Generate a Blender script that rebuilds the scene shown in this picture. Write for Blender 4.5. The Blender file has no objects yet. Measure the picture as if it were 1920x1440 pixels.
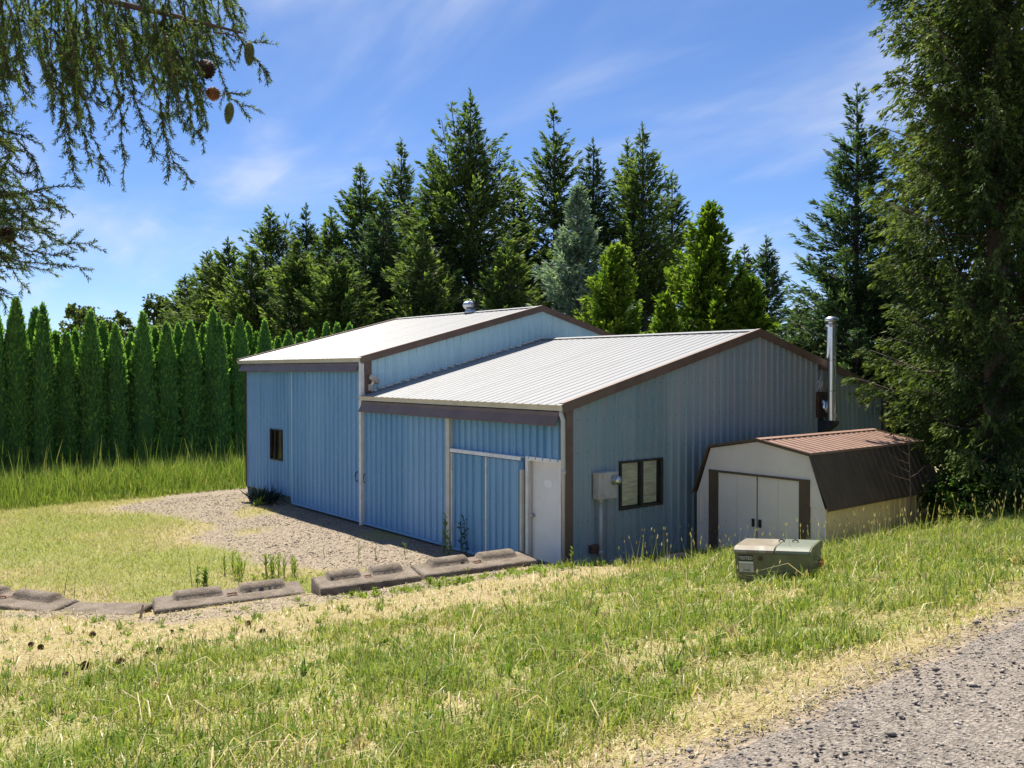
import bpy, math
import numpy as np
from mathutils import Vector, Matrix
rad = math.radians
sc = bpy.context.scene
col = sc.collection

# ------------------------------------------------------------------ camera
CAM = np.array([11.3652, -10.6091, 3.7524])
YAW, PIT, FPX = -0.882, -0.016, 1628.57          # solved from the barn's corners
cd = bpy.data.cameras.new('camera')
cam = bpy.data.objects.new('camera', cd)
col.objects.link(cam)
cam.location = CAM
cam.rotation_euler = (math.pi / 2 + PIT, 0, -YAW)
cd.sensor_width = 36.0
cd.lens = 36.0 * FPX / 1920.0
cd.clip_start = 0.05
cd.clip_end = 3000
sc.camera = cam

# ------------------------------------------------------------------ sky, sun, exposure
SUN = Vector((-0.55, 0.19, 1.0)).normalized()
EL = math.asin(SUN.z)
AZ = math.atan2(SUN.x, SUN.y)
world = bpy.data.worlds.new('World')
sc.world = world
world.use_nodes = True
wt = world.node_tree
for n in list(wt.nodes):
    wt.nodes.remove(n)
def wn(t, **k):
    n = wt.nodes.new(t)
    for a, b in k.items():
        setattr(n, a, b)
    return n
sky = wn('ShaderNodeTexSky', sky_type='NISHITA', sun_disc=False)
sky.sun_elevation = EL
sky.sun_rotation = AZ
sky.altitude = 100
sky.air_density = 0.7
sky.dust_density = 0.0
sky.ozone_density = 4.0
hs = wn('ShaderNodeHueSaturation')
hs.inputs['Saturation'].default_value = 1.07
hs.inputs['Value'].default_value = 1.0
gam = wn('ShaderNodeGamma')
gam.inputs[1].default_value = 0.82
wt.links.new(sky.outputs[0], gam.inputs[0])
tnt = wn('ShaderNodeMixRGB', blend_type='MULTIPLY')
tnt.inputs[0].default_value = 1.0
tnt.inputs[2].default_value = (1.06, 1.15, 1.38, 1)
wt.links.new(gam.outputs[0], tnt.inputs[1])
wt.links.new(tnt.outputs[0], hs.inputs['Color'])
tc = wn('ShaderNodeTexCoord')
sep = wn('ShaderNodeSeparateXYZ')
wt.links.new(tc.outputs['Generated'], sep.inputs[0])
def wmath(op, a, b=None, clamp=False):
    n = wn('ShaderNodeMath', operation=op, use_clamp=clamp)
    for i, v in enumerate((a, b)):
        if v is None:
            continue
        if isinstance(v, (int, float)):
            n.inputs[i].default_value = v
        else:
            wt.links.new(v, n.inputs[i])
    return n.outputs[0]
zc = wmath('ADD', wmath('MAXIMUM', sep.outputs[2], 0.0), 0.16)
cmb = wn('ShaderNodeCombineXYZ')
wt.links.new(wmath('DIVIDE', sep.outputs[0], zc), cmb.inputs[0])
wt.links.new(wmath('DIVIDE', sep.outputs[1], zc), cmb.inputs[1])
def cloud(scale, rot, sx, lo, hi, detail, rough, dist, off):
    mp = wn('ShaderNodeMapping')
    mp.inputs['Rotation'].default_value = (0, 0, rot)
    mp.inputs['Scale'].default_value = (sx, 1, 1)
    mp.inputs['Location'].default_value = off
    wt.links.new(cmb.outputs[0], mp.inputs[0])
    nz = wn('ShaderNodeTexNoise')
    nz.inputs['Scale'].default_value = scale
    nz.inputs['Detail'].default_value = detail
    nz.inputs['Roughness'].default_value = rough
    nz.inputs['Distortion'].default_value = dist
    wt.links.new(mp.outputs[0], nz.inputs['Vector'])
    mr = wn('ShaderNodeMapRange', interpolation_type='SMOOTHSTEP')
    mr.inputs['From Min'].default_value = lo
    mr.inputs['From Max'].default_value = hi
    wt.links.new(nz.outputs['Fac'], mr.inputs['Value'])
    return mr.outputs[0]
c1 = cloud(1.5, 0.55, 0.5, 0.40, 0.78, 5, 0.55, 0.4, (4.8, 10.9, 0))      # thin wisps
c2 = cloud(5.0, 0.75, 0.22, 0.42, 0.80, 4, 0.5, 0.3, (7.4, 12.1, 0))     # fine streaks
wisps = wmath('MULTIPLY', c1, wmath('ADD', wmath('MULTIPLY', c2, 0.70), 0.38))
# small fair-weather puffs low over the horizon
lowband = wn('ShaderNodeMapRange', interpolation_type='SMOOTHSTEP')
lowband.inputs['From Min'].default_value = 0.16
lowband.inputs['From Max'].default_value = 0.06
wt.links.new(sep.outputs[2], lowband.inputs['Value'])
nz = wn('ShaderNodeTexNoise')
mp = wn('ShaderNodeMapping')
mp.inputs['Scale'].default_value = (1, 1, 2.2)
wt.links.new(tc.outputs['Generated'], mp.inputs[0])
wt.links.new(mp.outputs[0], nz.inputs['Vector'])
nz.inputs['Scale'].default_value = 9
nz.inputs['Detail'].default_value = 6
mr = wn('ShaderNodeMapRange', interpolation_type='SMOOTHSTEP')
mr.inputs['From Min'].default_value = 0.55
mr.inputs['From Max'].default_value = 0.72
wt.links.new(nz.outputs['Fac'], mr.inputs['Value'])
puffs = wmath('MULTIPLY', mr.outputs[0], lowband.outputs[0])
amt = wmath('ADD', wisps, wmath('MULTIPLY', puffs, 0.7), clamp=True)
mx = wn('ShaderNodeMixRGB')
wt.links.new(amt, mx.inputs[0])
wt.links.new(hs.outputs[0], mx.inputs[1])
mx.inputs[2].default_value = (5.6, 5.9, 6.4, 1)
bg = wn('ShaderNodeBackground')
bg.inputs[1].default_value = 0.0505
out = wn('ShaderNodeOutputWorld')
wt.links.new(mx.outputs[0], bg.inputs[0])
wt.links.new(bg.outputs[0], out.inputs[0])

sl = bpy.data.lights.new('sun', 'SUN')
sl.energy = 3.7
sl.angle = rad(0.53)
sl.color = (1.0, 0.93, 0.81)
so = bpy.data.objects.new('sun', sl)
col.objects.link(so)
so.location = (-20, 10, 40)
so.rotation_euler = SUN.to_track_quat('Z', 'Y').to_euler()

vs = sc.view_settings
vs.view_transform = 'Standard'
vs.look = 'None'
vs.exposure = 1.65
vs.gamma = 1.0
vs.use_curve_mapping = False

# ------------------------------------------------------------------ helpers
_fw = np.array([math.sin(YAW) * math.cos(PIT), math.cos(YAW) * math.cos(PIT), math.sin(PIT)])
_rt = np.array([math.cos(YAW), -math.sin(YAW), 0.0])
_up = np.cross(_rt, _fw)
def W(px, py, d):
    """world point seen at photo position (px, py) at depth d metres"""
    return CAM + d * (_fw + _rt * (px - 960) / FPX - _up * (py - 720) / FPX)

def tag(o, label=None, cat=None, group=None, kind=None):
    if label: o['label'] = label
    if cat: o['category'] = cat
    if group: o['group'] = group
    if kind: o['kind'] = kind
    return o
def link(name, me, mat=None, parent=None, smooth=False):
    o = bpy.data.objects.new(name, me)
    col.objects.link(o)
    if mat is not None and len(me.materials) == 0:
        me.materials.append(mat)
    if parent is not None:
        o.parent = parent
    if smooth:
        me.shade_smooth()
    return o
def empty(name, loc=(0, 0, 0), rz=0.0):
    o = bpy.data.objects.new(name, None)
    o.empty_display_size = 0.2
    col.objects.link(o)
    o.location = loc
    o.rotation_euler = (0, 0, rz)
    return o
def copy_tree(o, parent=None):
    c = o.copy()
    col.objects.link(c)
    if parent is not None:
        c.parent = parent
    for ch in list(o.children):
        copy_tree(ch, c)
    return c

class MB:
    def __init__(s):
        s.v = []; s.f = []
    def add(s, vs, fs):
        b = len(s.v)
        s.v += [tuple(float(c) for c in p) for p in vs]
        s.f += [tuple(b + i for i in f) for f in fs]
        return s
    def box(s, x0, y0, z0, x1, y1, z1):
        vs = [(x0, y0, z0), (x1, y0, z0), (x1, y1, z0), (x0, y1, z0), (x0, y0, z1), (x1, y0, z1), (x1, y1, z1), (x0, y1, z1)]
        return s.add(vs, [(3, 2, 1, 0), (4, 5, 6, 7), (0, 1, 5, 4), (1, 2, 6, 5), (2, 3, 7, 6), (3, 0, 4, 7)])
    def extrude(s, prof, p0, p1, ex, ey):
        """closed 2-D profile swept from p0 to p1, profile axes ex, ey"""
        p0 = Vector(p0); p1 = Vector(p1); ex = Vector(ex); ey = Vector(ey)
        n = len(prof)
        vs = [p0 + ex * a + ey * b for a, b in prof] + [p1 + ex * a + ey * b for a, b in prof]
        fs = [(i, (i + 1) % n, n + (i + 1) % n, n + i) for i in range(n)]
        fs += [tuple(range(n - 1, -1, -1)), tuple(range(n, 2 * n))]
        return s.add(vs, fs)
    def tube(s, pts, rads, n=8, caps=True):
        pts = [Vector(p) for p in pts]
        rings = []
        for i, p in enumerate(pts):
            t = (pts[min(i + 1, len(pts) - 1)] - pts[max(i - 1, 0)]).normalized()
            a = t.cross(Vector((0, 0, 1)))
            if a.length < 1e-3:
                a = Vector((1, 0, 0))
            a.normalize(); b = t.cross(a)
            r = rads[i] if hasattr(rads, '__len__') else rads
            rings.append([p + (a * math.cos(2 * math.pi * k / n) + b * math.sin(2 * math.pi * k / n)) * r for k in range(n)])
        vs = [p for rg in rings for p in rg]
        fs = []
        for i in range(len(rings) - 1):
            for k in range(n):
                fs.append((i * n + k, i * n + (k + 1) % n, (i + 1) * n + (k + 1) % n, (i + 1) * n + k))
        if caps:
            fs.append(tuple(range(n - 1, -1, -1)))
            fs.append(tuple((len(rings) - 1) * n + k for k in range(n)))
        return s.add(vs, fs)
    def lathe(s, prof, c, n=16):
        """(r, z) profile about vertical axis at c"""
        vs = []
        for r, z in prof:
            for k in range(n):
                a = 2 * math.pi * k / n
                vs.append((c[0] + r * math.cos(a), c[1] + r * math.sin(a), c[2] + z))
        fs = []
        for i in range(len(prof) - 1):
            for k in range(n):
                fs.append((i * n + k, i * n + (k + 1) % n, (i + 1) * n + (k + 1) % n, (i + 1) * n + k))
        fs.append(tuple(range(n - 1, -1, -1)))
        fs.append(tuple((len(prof) - 1) * n + k for k in range(n)))
        return s.add(vs, fs)
    def mesh(s, name):
        me = bpy.data.meshes.new(name)
        me.from_pydata(s.v, [], s.f)
        me.validate()
        me.update()
        return me
    def build(s, name, mat, parent=None, smooth=False, bevel=0.0):
        o = link(name, s.mesh(name), mat, parent, smooth)
        if bevel:
            m = o.modifiers.new('bevel', 'BEVEL')
            m.width = bevel; m.segments = 2; m.limit_method = 'ANGLE'
        return o

def np_mesh(name, V, quads=None, tris=None, tint=None):
    V = np.asarray(V, dtype=np.float32)
    me = bpy.data.meshes.new(name)
    me.vertices.add(len(V))
    me.vertices.foreach_set('co', V.ravel())
    li = []; st = []; n = 0
    if quads is not None and len(quads):
        q = np.asarray(quads, dtype=np.int32)
        li.append(q.ravel()); st.append(np.arange(len(q)) * 4); n = len(q) * 4
    if tris is not None and len(tris):
        t = np.asarray(tris, dtype=np.int32)
        li.append(t.ravel()); st.append(n + np.arange(len(t)) * 3)
    li = np.concatenate(li); st = np.concatenate(st)
    me.loops.add(len(li))
    me.loops.foreach_set('vertex_index', li.astype(np.int32))
    me.polygons.add(len(st))
    me.polygons.foreach_set('loop_start', st.astype(np.int32))
    if tint is not None:
        a = me.attributes.new('tint', 'FLOAT', 'POINT')
        a.data.foreach_set('value', np.asarray(tint, dtype=np.float32))
    me.update(calc_edges=True)
    return me

# 2-D value noise in numpy
def vnoise(x, y, seed=0):
    xi = np.floor(x).astype(np.int64); yi = np.floor(y).astype(np.int64)
    fx = x - xi; fy = y - yi
    fx = fx * fx * (3 - 2 * fx); fy = fy * fy * (3 - 2 * fy)
    def hsh(a, b):
        n = (a * 374761393 + b * 668265263 + seed * 1442695041) & 0xFFFFFFFF
        n = ((n ^ (n >> 13)) * 1274126177) & 0xFFFFFFFF
        return ((n ^ (n >> 16)) & 0xFFFF) / 65535.0
    a = hsh(xi, yi); b = hsh(xi + 1, yi); c = hsh(xi, yi + 1); d = hsh(xi + 1, yi + 1)
    return (a * (1 - fx) + b * fx) * (1 - fy) + (c * (1 - fx) + d * fx) * fy
def fbm(x, y, seed=0, o=3):
    s = 0; a = 0.5; t = 0
    for i in range(o):
        s = s + a * vnoise(x * 2 ** i, y * 2 ** i, seed + i * 17); t += a; a *= 0.5
    return s / t
def sstep(a, b, x):
    t = np.clip((x - a) / (b - a), 0, 1)
    return t * t * (3 - 2 * t)

# ------------------------------------------------------------------ materials
def newmat(name):
    m = bpy.data.materials.new(name)
    m.use_nodes = True
    nt = m.node_tree
    for n in list(nt.nodes):
        nt.nodes.remove(n)
    o = nt.nodes.new('ShaderNodeOutputMaterial')
    p = nt.nodes.new('ShaderNodeBsdfPrincipled')
    nt.links.new(p.outputs[0], o.inputs[0])
    return m, nt, p, o
class NT:
    def __init__(s, nt): s.nt = nt
    def n(s, t, **k):
        n = s.nt.nodes.new(t)
        for a, b in k.items(): setattr(n, a, b)
        return n
    def l(s, a, b): s.nt.links.new(a, b)
    def val(s, inp, v):
        if hasattr(v, 'is_output'): s.l(v, inp)
        elif isinstance(v, (tuple, list)) and len(v) == 3 and inp.type == 'RGBA': inp.default_value = (*v, 1)
        else: inp.default_value = v
    def mix(s, f, a, b, blend='MIX'):
        m = s.n('ShaderNodeMixRGB', blend_type=blend)
        for i, v in enumerate((f, a, b)): s.val(m.inputs[i], v)
        return m.outputs[0]
    def math(s, op, a, b=0.0, clamp=False):
        m = s.n('ShaderNodeMath', operation=op, use_clamp=clamp)
        s.val(m.inputs[0], a); s.val(m.inputs[1], b)
        return m.outputs[0]
    def rng(s, v, a, b, c=0.0, d=1.0, smooth=True):
        m = s.n('ShaderNodeMapRange', interpolation_type='SMOOTHSTEP' if smooth else 'LINEAR')
        s.val(m.inputs['Value'], v)
        for k, x in zip(('From Min', 'From Max', 'To Min', 'To Max'), (a, b, c, d)): s.val(m.inputs[k], x)
        return m.outputs[0]
    def coord(s, scale=(1, 1, 1), kind='Object', rot=(0, 0, 0)):
        t = s.n('ShaderNodeTexCoord'); m = s.n('ShaderNodeMapping')
        m.inputs['Scale'].default_value = scale
        m.inputs['Rotation'].default_value = rot
        s.l(t.outputs[kind], m.inputs[0])
        return m.outputs[0]
    def geo(s, scale=(1, 1, 1)):
        t = s.n('ShaderNodeNewGeometry'); m = s.n('ShaderNodeMapping')
        m.inputs['Scale'].default_value = scale
        s.l(t.outputs['Position'], m.inputs[0])
        return m.outputs[0]
    def noise(s, vec, scale, detail=4, rough=0.5, dist=0.0):
        t = s.n('ShaderNodeTexNoise')
        s.l(vec, t.inputs['Vector'])
        t.inputs['Scale'].default_value = scale; t.inputs['Detail'].default_value = detail
        t.inputs['Roughness'].default_value = rough; t.inputs['Distortion'].default_value = dist
        return t.outputs['Fac']
    def bump(s, h, strength, distance=0.02):
        b = s.n('ShaderNodeBump')
        b.inputs['Strength'].default_value = strength; b.inputs['Distance'].default_value = distance
        s.l(h, b.inputs['Height'])
        return b.outputs[0]
    def rand(s):
        return s.n('ShaderNodeObjectInfo').outputs['Random']
    def attr(s, nm):
        a = s.n('ShaderNodeAttribute'); a.attribute_name = nm
        return a.outputs['Fac']

def simple(name, c, rough=0.6, metal=0.0, var=0.18, scale=6.0, bump=0.0, bscale=40.0, stretch=(1, 1, 1), dirt=None, dirt_amt=0.0, spec=0.4):
    m, nt, p, o = newmat(name)
    N = NT(nt)
    vec = N.geo(stretch)
    n1 = N.noise(vec, scale, 5, 0.6)
    c0 = tuple(max(0, v * (1 - var)) for v in c); c1 = tuple(min(1, v * (1 + var)) for v in c)
    cc = N.mix(N.rng(n1, 0.3, 0.7), c0, c1)
    if dirt:
        n2 = N.noise(vec, scale * 0.45, 6, 0.65, 0.6)
        cc = N.mix(N.math('MULTIPLY', N.rng(n2, 0.5, 0.72), dirt_amt), cc, dirt)
    N.l(cc, p.inputs['Base Color'])
    p.inputs['Roughness'].default_value = rough
    p.inputs['Metallic'].default_value = metal
    p.inputs['Specular IOR Level'].default_value = spec
    if bump:
        N.l(N.bump(N.noise(N.geo(), bscale, 4, 0.6), bump), p.inputs['Normal'])
    return m

def siding(name, base, fade, streak, fade_amt=0.5):
    """painted ribbed steel: per-sheet tone, chalky fading, vertical run marks, fine oil-canning"""
    m, nt, p, o = newmat(name)
    N = NT(nt)
    g = N.geo((1, 1, 1))
    big = N.noise(g, 0.55, 4, 0.55)
    vert = N.noise(N.geo((7, 7, 0.35)), 1.4, 5, 0.65, 0.2)
    c = N.mix(N.math('MULTIPLY', N.rng(big, 0.35, 0.7), fade_amt), base, fade)
    c = N.mix(N.math('MULTIPLY', N.rng(vert, 0.46, 0.70), 0.80), c, streak)
    sp = N.noise(N.geo((30, 30, 9)), 1.0, 3, 0.6)
    c = N.mix(N.math('MULTIPLY', N.rng(sp, 0.62, 0.72), 0.45), c, tuple(v * 1.5 + 0.05 for v in fade))
    br = N.n('ShaderNodeBrightContrast')
    N.l(c, br.inputs[0])
    N.l(N.math('MULTIPLY', N.math('SUBTRACT', N.rand(), 0.5), 0.06), br.inputs[1])
    N.l(br.outputs[0], p.inputs['Base Color'])
    N.l(N.rng(vert, 0.2, 0.8, 0.38, 0.6), p.inputs['Roughness'])
    p.inputs['Specular IOR Level'].default_value = 0.45
    N.l(N.bump(N.noise(N.geo((1.2, 1.2, 0.7)), 1.6, 2, 0.4), 0.25, 0.02), p.inputs['Normal'])
    return m

M = {}
M['siding'] = siding('blue_siding', (0.155, 0.325, 0.53), (0.205, 0.385, 0.57), (0.125, 0.27, 0.44))
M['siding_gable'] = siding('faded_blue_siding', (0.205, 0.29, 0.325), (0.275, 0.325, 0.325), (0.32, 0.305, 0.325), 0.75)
M['siding_upper'] = siding('bounce_lightened_siding', (0.42, 0.64, 0.72), (0.50, 0.70, 0.74), (0.36, 0.57, 0.68), 0.6)  # bounce from the lower roof is put into this lighter blue
M['roof'] = simple('white_roof_steel', (0.215, 0.22, 0.228), 0.42, 0.0, 0.05, 1.2, dirt=(0.175, 0.17, 0.165), dirt_amt=0.4, stretch=(6, 0.5, 0.5))
M['trim_brown'] = simple('brown_trim', (0.135, 0.088, 0.068), 0.5, var=0.15, scale=3, dirt=(0.22, 0.16, 0.12), dirt_amt=0.35)
M['hood'] = simple('dark_brown_hood', (0.15, 0.098, 0.075), 0.45, var=0.12, scale=2.5, dirt=(0.16, 0.12, 0.11), dirt_amt=0.4)
M['gutter'] = simple('cream_gutter', (0.52, 0.49, 0.42), 0.45, var=0.08, scale=4, dirt=(0.30, 0.27, 0.21), dirt_amt=0.45)
M['white_trim'] = simple('white_trim', (0.72, 0.70, 0.68), 0.5, var=0.08, scale=5, dirt=(0.40, 0.36, 0.30), dirt_amt=0.5)
M['door_white'] = simple('white_door', (0.70, 0.68, 0.67), 0.5, var=0.05, scale=1.5, dirt=(0.45, 0.40, 0.33), dirt_amt=0.35)
M['oval'] = simple('oval_plate', (0.78, 0.77, 0.78), 0.4, var=0.02)
M['steel'] = simple('galvanised_steel', (0.55, 0.56, 0.58), 0.28, 1.0, 0.12, 8, dirt=(0.4, 0.38, 0.34), dirt_amt=0.3)
M['chrome'] = simple('bright_stainless', (0.68, 0.69, 0.71), 0.24, 1.0, 0.06, 5)
M['rust'] = simple('rusty_iron', (0.10, 0.05, 0.03), 0.8, 0.0, 0.4, 14, bump=0.4)
M['black'] = simple('black_metal', (0.018, 0.017, 0.017), 0.5, var=0.3)
M['soot'] = simple('sooty_grey', (0.05, 0.052, 0.056), 0.7, var=0.35, scale=5)
M['foam'] = simple('foam_filler', (0.62, 0.60, 0.55), 0.9, var=0.25, scale=18, bump=0.6, bscale=60, dirt=(0.25, 0.22, 0.18), dirt_amt=0.6)
M['meter_grey'] = simple('meter_grey', (0.44, 0.41, 0.375), 0.5, var=0.1, scale=6, dirt=(0.22, 0.18, 0.14), dirt_amt=0.4)
M['conduit'] = simple('conduit_pvc', (0.42, 0.40, 0.36), 0.5, var=0.1, scale=5, dirt=(0.26, 0.22, 0.17), dirt_amt=0.5)
M['frame_dark'] = simple('bronze_window_frame', (0.035, 0.029, 0.026), 0.4, var=0.2)
M['blind'] = simple('old_blind', (0.88, 0.79, 0.58), 0.8, var=0.2, scale=3, stretch=(1, 1, 6), dirt=(0.66, 0.56, 0.38), dirt_amt=0.5)
M['curtain'] = simple('curtain', (0.34, 0.28, 0.20), 0.9, var=0.3, scale=6)
M['dark_inside'] = simple('dark_inside', (0.02, 0.02, 0.022), 0.9, var=0.2)
M['foundation'] = simple('mossy_foundation', (0.10, 0.13, 0.11), 0.9, var=0.3, scale=5, bump=0.3)
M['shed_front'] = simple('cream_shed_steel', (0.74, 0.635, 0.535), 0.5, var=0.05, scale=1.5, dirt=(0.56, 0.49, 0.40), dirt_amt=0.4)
M['shed_side'] = simple('bounce_warmed_shed_side', (0.80, 0.59, 0.29), 0.5, var=0.06, scale=1.8, dirt=(0.50, 0.39, 0.22), dirt_amt=0.6)  # warm bounce off the grass is put into the wall colour
M['shed_brown'] = simple('brown_shed_steel', (0.115, 0.078, 0.050), 0.62, var=0.15, spec=0.2, scale=2, dirt=(0.10, 0.075, 0.05), dirt_amt=0.5)
M['shed_roof'] = simple('sunlit_brown_shed_roof', (0.25, 0.155, 0.115), 0.45, var=0.10, scale=2.2, dirt=(0.20, 0.13, 0.08), dirt_amt=0.4)  # sunlit tone of the upper slopes painted in; steep slopes get darker brown
M['tgreen'] = simple('olive_transformer', (0.15, 0.145, 0.07), 0.5, var=0.2, scale=5, dirt=(0.16, 0.11, 0.05), dirt_amt=0.6)
M['tlid'] = simple('chalky_green_lid', (0.115, 0.13, 0.092), 0.45, var=0.12, scale=4, dirt=(0.42, 0.30, 0.20), dirt_amt=0.7)
M['tlid2'] = simple('sunbleached_lid', (0.16, 0.132, 0.085), 0.5, var=0.12, scale=5, dirt=(0.38, 0.40, 0.36), dirt_amt=0.6)
M['sticker_dark'] = simple('sticker_black', (0.03, 0.028, 0.025), 0.5, var=0.2)
M['sticker_cream'] = simple('sticker_cream', (0.50, 0.44, 0.36), 0.6, var=0.12, scale=30)
M['sticker_white'] = simple('sticker_white', (0.62, 0.59, 0.52), 0.6, var=0.1, scale=30)
M['sticker_orange'] = simple('sticker_orange', (0.55, 0.13, 0.02), 0.6, var=0.2, scale=25, dirt=(0.5, 0.33, 0.12), dirt_amt=0.7)
M['letters'] = simple('stencil_white', (0.60, 0.57, 0.50), 0.6, var=0.1)
M['letters_faint'] = simple('stencil_faint', (0.23, 0.23, 0.18), 0.6, var=0.2)
M['bark'] = simple('fir_bark', (0.085, 0.062, 0.048), 0.9, var=0.35, scale=9, bump=0.8, bscale=18, stretch=(1, 1, 0.35))
M['twig'] = simple('twig_bark', (0.10, 0.065, 0.045), 0.9, var=0.3, scale=12)
M['wood_grey'] = simple('weathered_log', (0.27, 0.21, 0.17), 0.9, var=0.3, scale=7, bump=0.6, bscale=30)
M['cone_brown'] = simple('cone_brown', (0.09, 0.048, 0.028), 0.8, var=0.4, scale=60)
M['cone_tan'] = simple('cone_tan', (0.36, 0.17, 0.07), 0.8, var=0.35, scale=60)
M['cone_green'] = simple('cone_green', (0.12, 0.13, 0.025), 0.6, var=0.3, scale=60)
M['clod'] = simple('dark_cone_litter', (0.13, 0.078, 0.045), 0.95, var=0.5, scale=40, bump=0.5)

def concrete():
    m, nt, p, o = newmat('mossy_concrete')
    N = NT(nt)
    g = N.geo()
    a = N.noise(g, 3.0, 5, 0.6); b = N.noise(g, 55, 3, 0.7)
    c = N.mix(N.rng(a, 0.3, 0.7), (0.145, 0.118, 0.092), (0.245, 0.205, 0.165))
    c = N.mix(N.math('MULTIPLY', N.rng(b, 0.48, 0.68), 0.75), c, (0.075, 0.058, 0.045))
    c = N.mix(N.math('MULTIPLY', N.rng(b, 0.42, 0.25), 0.5), c, (0.30, 0.26, 0.215))
    mo = N.noise(g, 1.7, 5, 0.7, 0.5)
    c = N.mix(N.math('MULTIPLY', N.rng(mo, 0.56, 0.70), 0.5), c, (0.10, 0.09, 0.045))
    N.l(c, p.inputs['Base Color'])
    p.inputs['Roughness'].default_value = 0.95
    p.inputs['Specular IOR Level'].default_value = 0.2
    N.l(N.bump(N.math('ADD', N.math('MULTIPLY', b, 0.8), N.noise(g, 14, 4, 0.6)), 1.0, 0.03), p.inputs['Normal'])
    return m
M['concrete'] = concrete()

def leafmat(name, dark, mid, light, trans=0.35, rough=0.65, spec=0.14, tscale=0.35):
    m, nt, p, o = newmat(name)
    N = NT(nt)
    t = N.attr('tint')
    big = N.noise(N.geo(), tscale, 3, 0.5)
    t = N.math('ADD', t, N.math('MULTIPLY', N.math('SUBTRACT', big, 0.5), 0.5), clamp=True)
    r = N.n('ShaderNodeValToRGB')
    r.color_ramp.elements[0].color = (*dark, 1); r.color_ramp.elements[0].position = 0.0
    r.color_ramp.elements[1].color = (*light, 1); r.color_ramp.elements[1].position = 1.0
    e = r.color_ramp.elements.new(0.5); e.color = (*mid, 1)
    N.l(t, r.inputs[0])
    N.l(r.outputs[0], p.inputs['Base Color'])
    p.inputs['Roughness'].default_value = rough
    p.inputs['Specular IOR Level'].default_value = spec
    tr = N.n('ShaderNodeBsdfTranslucent')
    tm = N.mix(1.0, r.outputs[0], (1.15, 1.25, 0.6), 'MULTIPLY')
    N.l(tm, tr.inputs[0])
    mx = N.n('ShaderNodeMixShader')
    mx.inputs[0].default_value = trans
    N.l(p.outputs[0], mx.inputs[1]); N.l(tr.outputs[0], mx.inputs[2])
    N.l(mx.outputs[0], o.inputs[0])
    return m
M['fir'] = leafmat('fir_needles', (0.038, 0.070, 0.032), (0.09, 0.145, 0.045), (0.22, 0.285, 0.070), 0.40)
M['fir_dark'] = leafmat('dark_fir_needles', (0.030, 0.060, 0.038), (0.06, 0.108, 0.052), (0.135, 0.20, 0.07), 0.36)
M['spruce'] = leafmat('spruce_needles', (0.034, 0.058, 0.024), (0.082, 0.118, 0.034), (0.20, 0.245, 0.06), 0.38)
M['blue_cedar'] = leafmat('blue_cedar_needles', (0.09, 0.15, 0.12), (0.18, 0.26, 0.21), (0.32, 0.40, 0.31), 0.32)
M['bright'] = leafmat('bright_cedar_leaves', (0.045, 0.095, 0.012), (0.12, 0.20, 0.022), (0.25, 0.33, 0.045), 0.42)
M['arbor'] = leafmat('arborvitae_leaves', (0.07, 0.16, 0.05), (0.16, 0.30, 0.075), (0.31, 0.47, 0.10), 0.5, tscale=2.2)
M['broad'] = leafmat('broad_leaves', (0.035, 0.058, 0.018), (0.075, 0.105, 0.03), (0.16, 0.18, 0.055), 0.35)
M['near_needle'] = leafmat('near_fir_needles', (0.03, 0.062, 0.030), (0.075, 0.122, 0.034), (0.20, 0.245, 0.04), 0.42, tscale=2.5)
M['shade_bush'] = leafmat('shrub_leaves', (0.022, 0.05, 0.012), (0.05, 0.10, 0.018), (0.12, 0.18, 0.03), 0.35)
M['weed'] = leafmat('weed_leaves', (0.06, 0.12, 0.02), (0.13, 0.21, 0.03), (0.26, 0.32, 0.06), 0.4)
M['flax'] = leafmat('dark_plant', (0.012, 0.026, 0.022), (0.025, 0.045, 0.03), (0.05, 0.075, 0.03), 0.15)
M['far'] = leafmat('haze_tinted_trees', (0.05, 0.09, 0.09), (0.08, 0.13, 0.12), (0.13, 0.18, 0.15), 0.2)  # distance haze painted into the leaf colour as blue

def grassmat(name, stops, trans=0.4):
    m, nt, p, o = newmat(name)
    N = NT(nt)
    r = N.n('ShaderNodeValToRGB')
    el = r.color_ramp.elements
    el[0].position, el[0].color = stops[0][0], (*stops[0][1], 1)
    el[1].position, el[1].color = stops[-1][0], (*stops[-1][1], 1)
    for a, c in stops[1:-1]:
        e = el.new(a); e.color = (*c, 1)
    N.l(N.attr('tint'), r.inputs[0])
    N.l(r.outputs[0], p.inputs['Base Color'])
    p.inputs['Roughness'].default_value = 0.45
    p.inputs['Specular IOR Level'].default_value = 0.35
    tr = N.n('ShaderNodeBsdfTranslucent')
    N.l(N.mix(1.0, r.outputs[0], (1.1, 1.15, 0.75), 'MULTIPLY'), tr.inputs[0])
    mx = N.n('ShaderNodeMixShader'); mx.inputs[0].default_value = trans
    N.l(p.outputs[0], mx.inputs[1]); N.l(tr.outputs[0], mx.inputs[2])
    N.l(mx.outputs[0], o.inputs[0])
    return m
M['grass'] = grassmat('grass_blades', [(0.0, (0.09, 0.16, 0.025)), (0.3, (0.18, 0.26, 0.04)), (0.55, (0.32, 0.36, 0.075)), (0.75, (0.40, 0.355, 0.15)), (0.92, (0.48, 0.40, 0.235)), (1.0, (0.27, 0.19, 0.105))])
M['tall_grass'] = grassmat('tall_grass_blades', [(0.0, (0.06, 0.125, 0.018)), (0.4, (0.13, 0.22, 0.03)), (0.75, (0.24, 0.32, 0.055)), (1.0, (0.42, 0.40, 0.15))])

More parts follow.
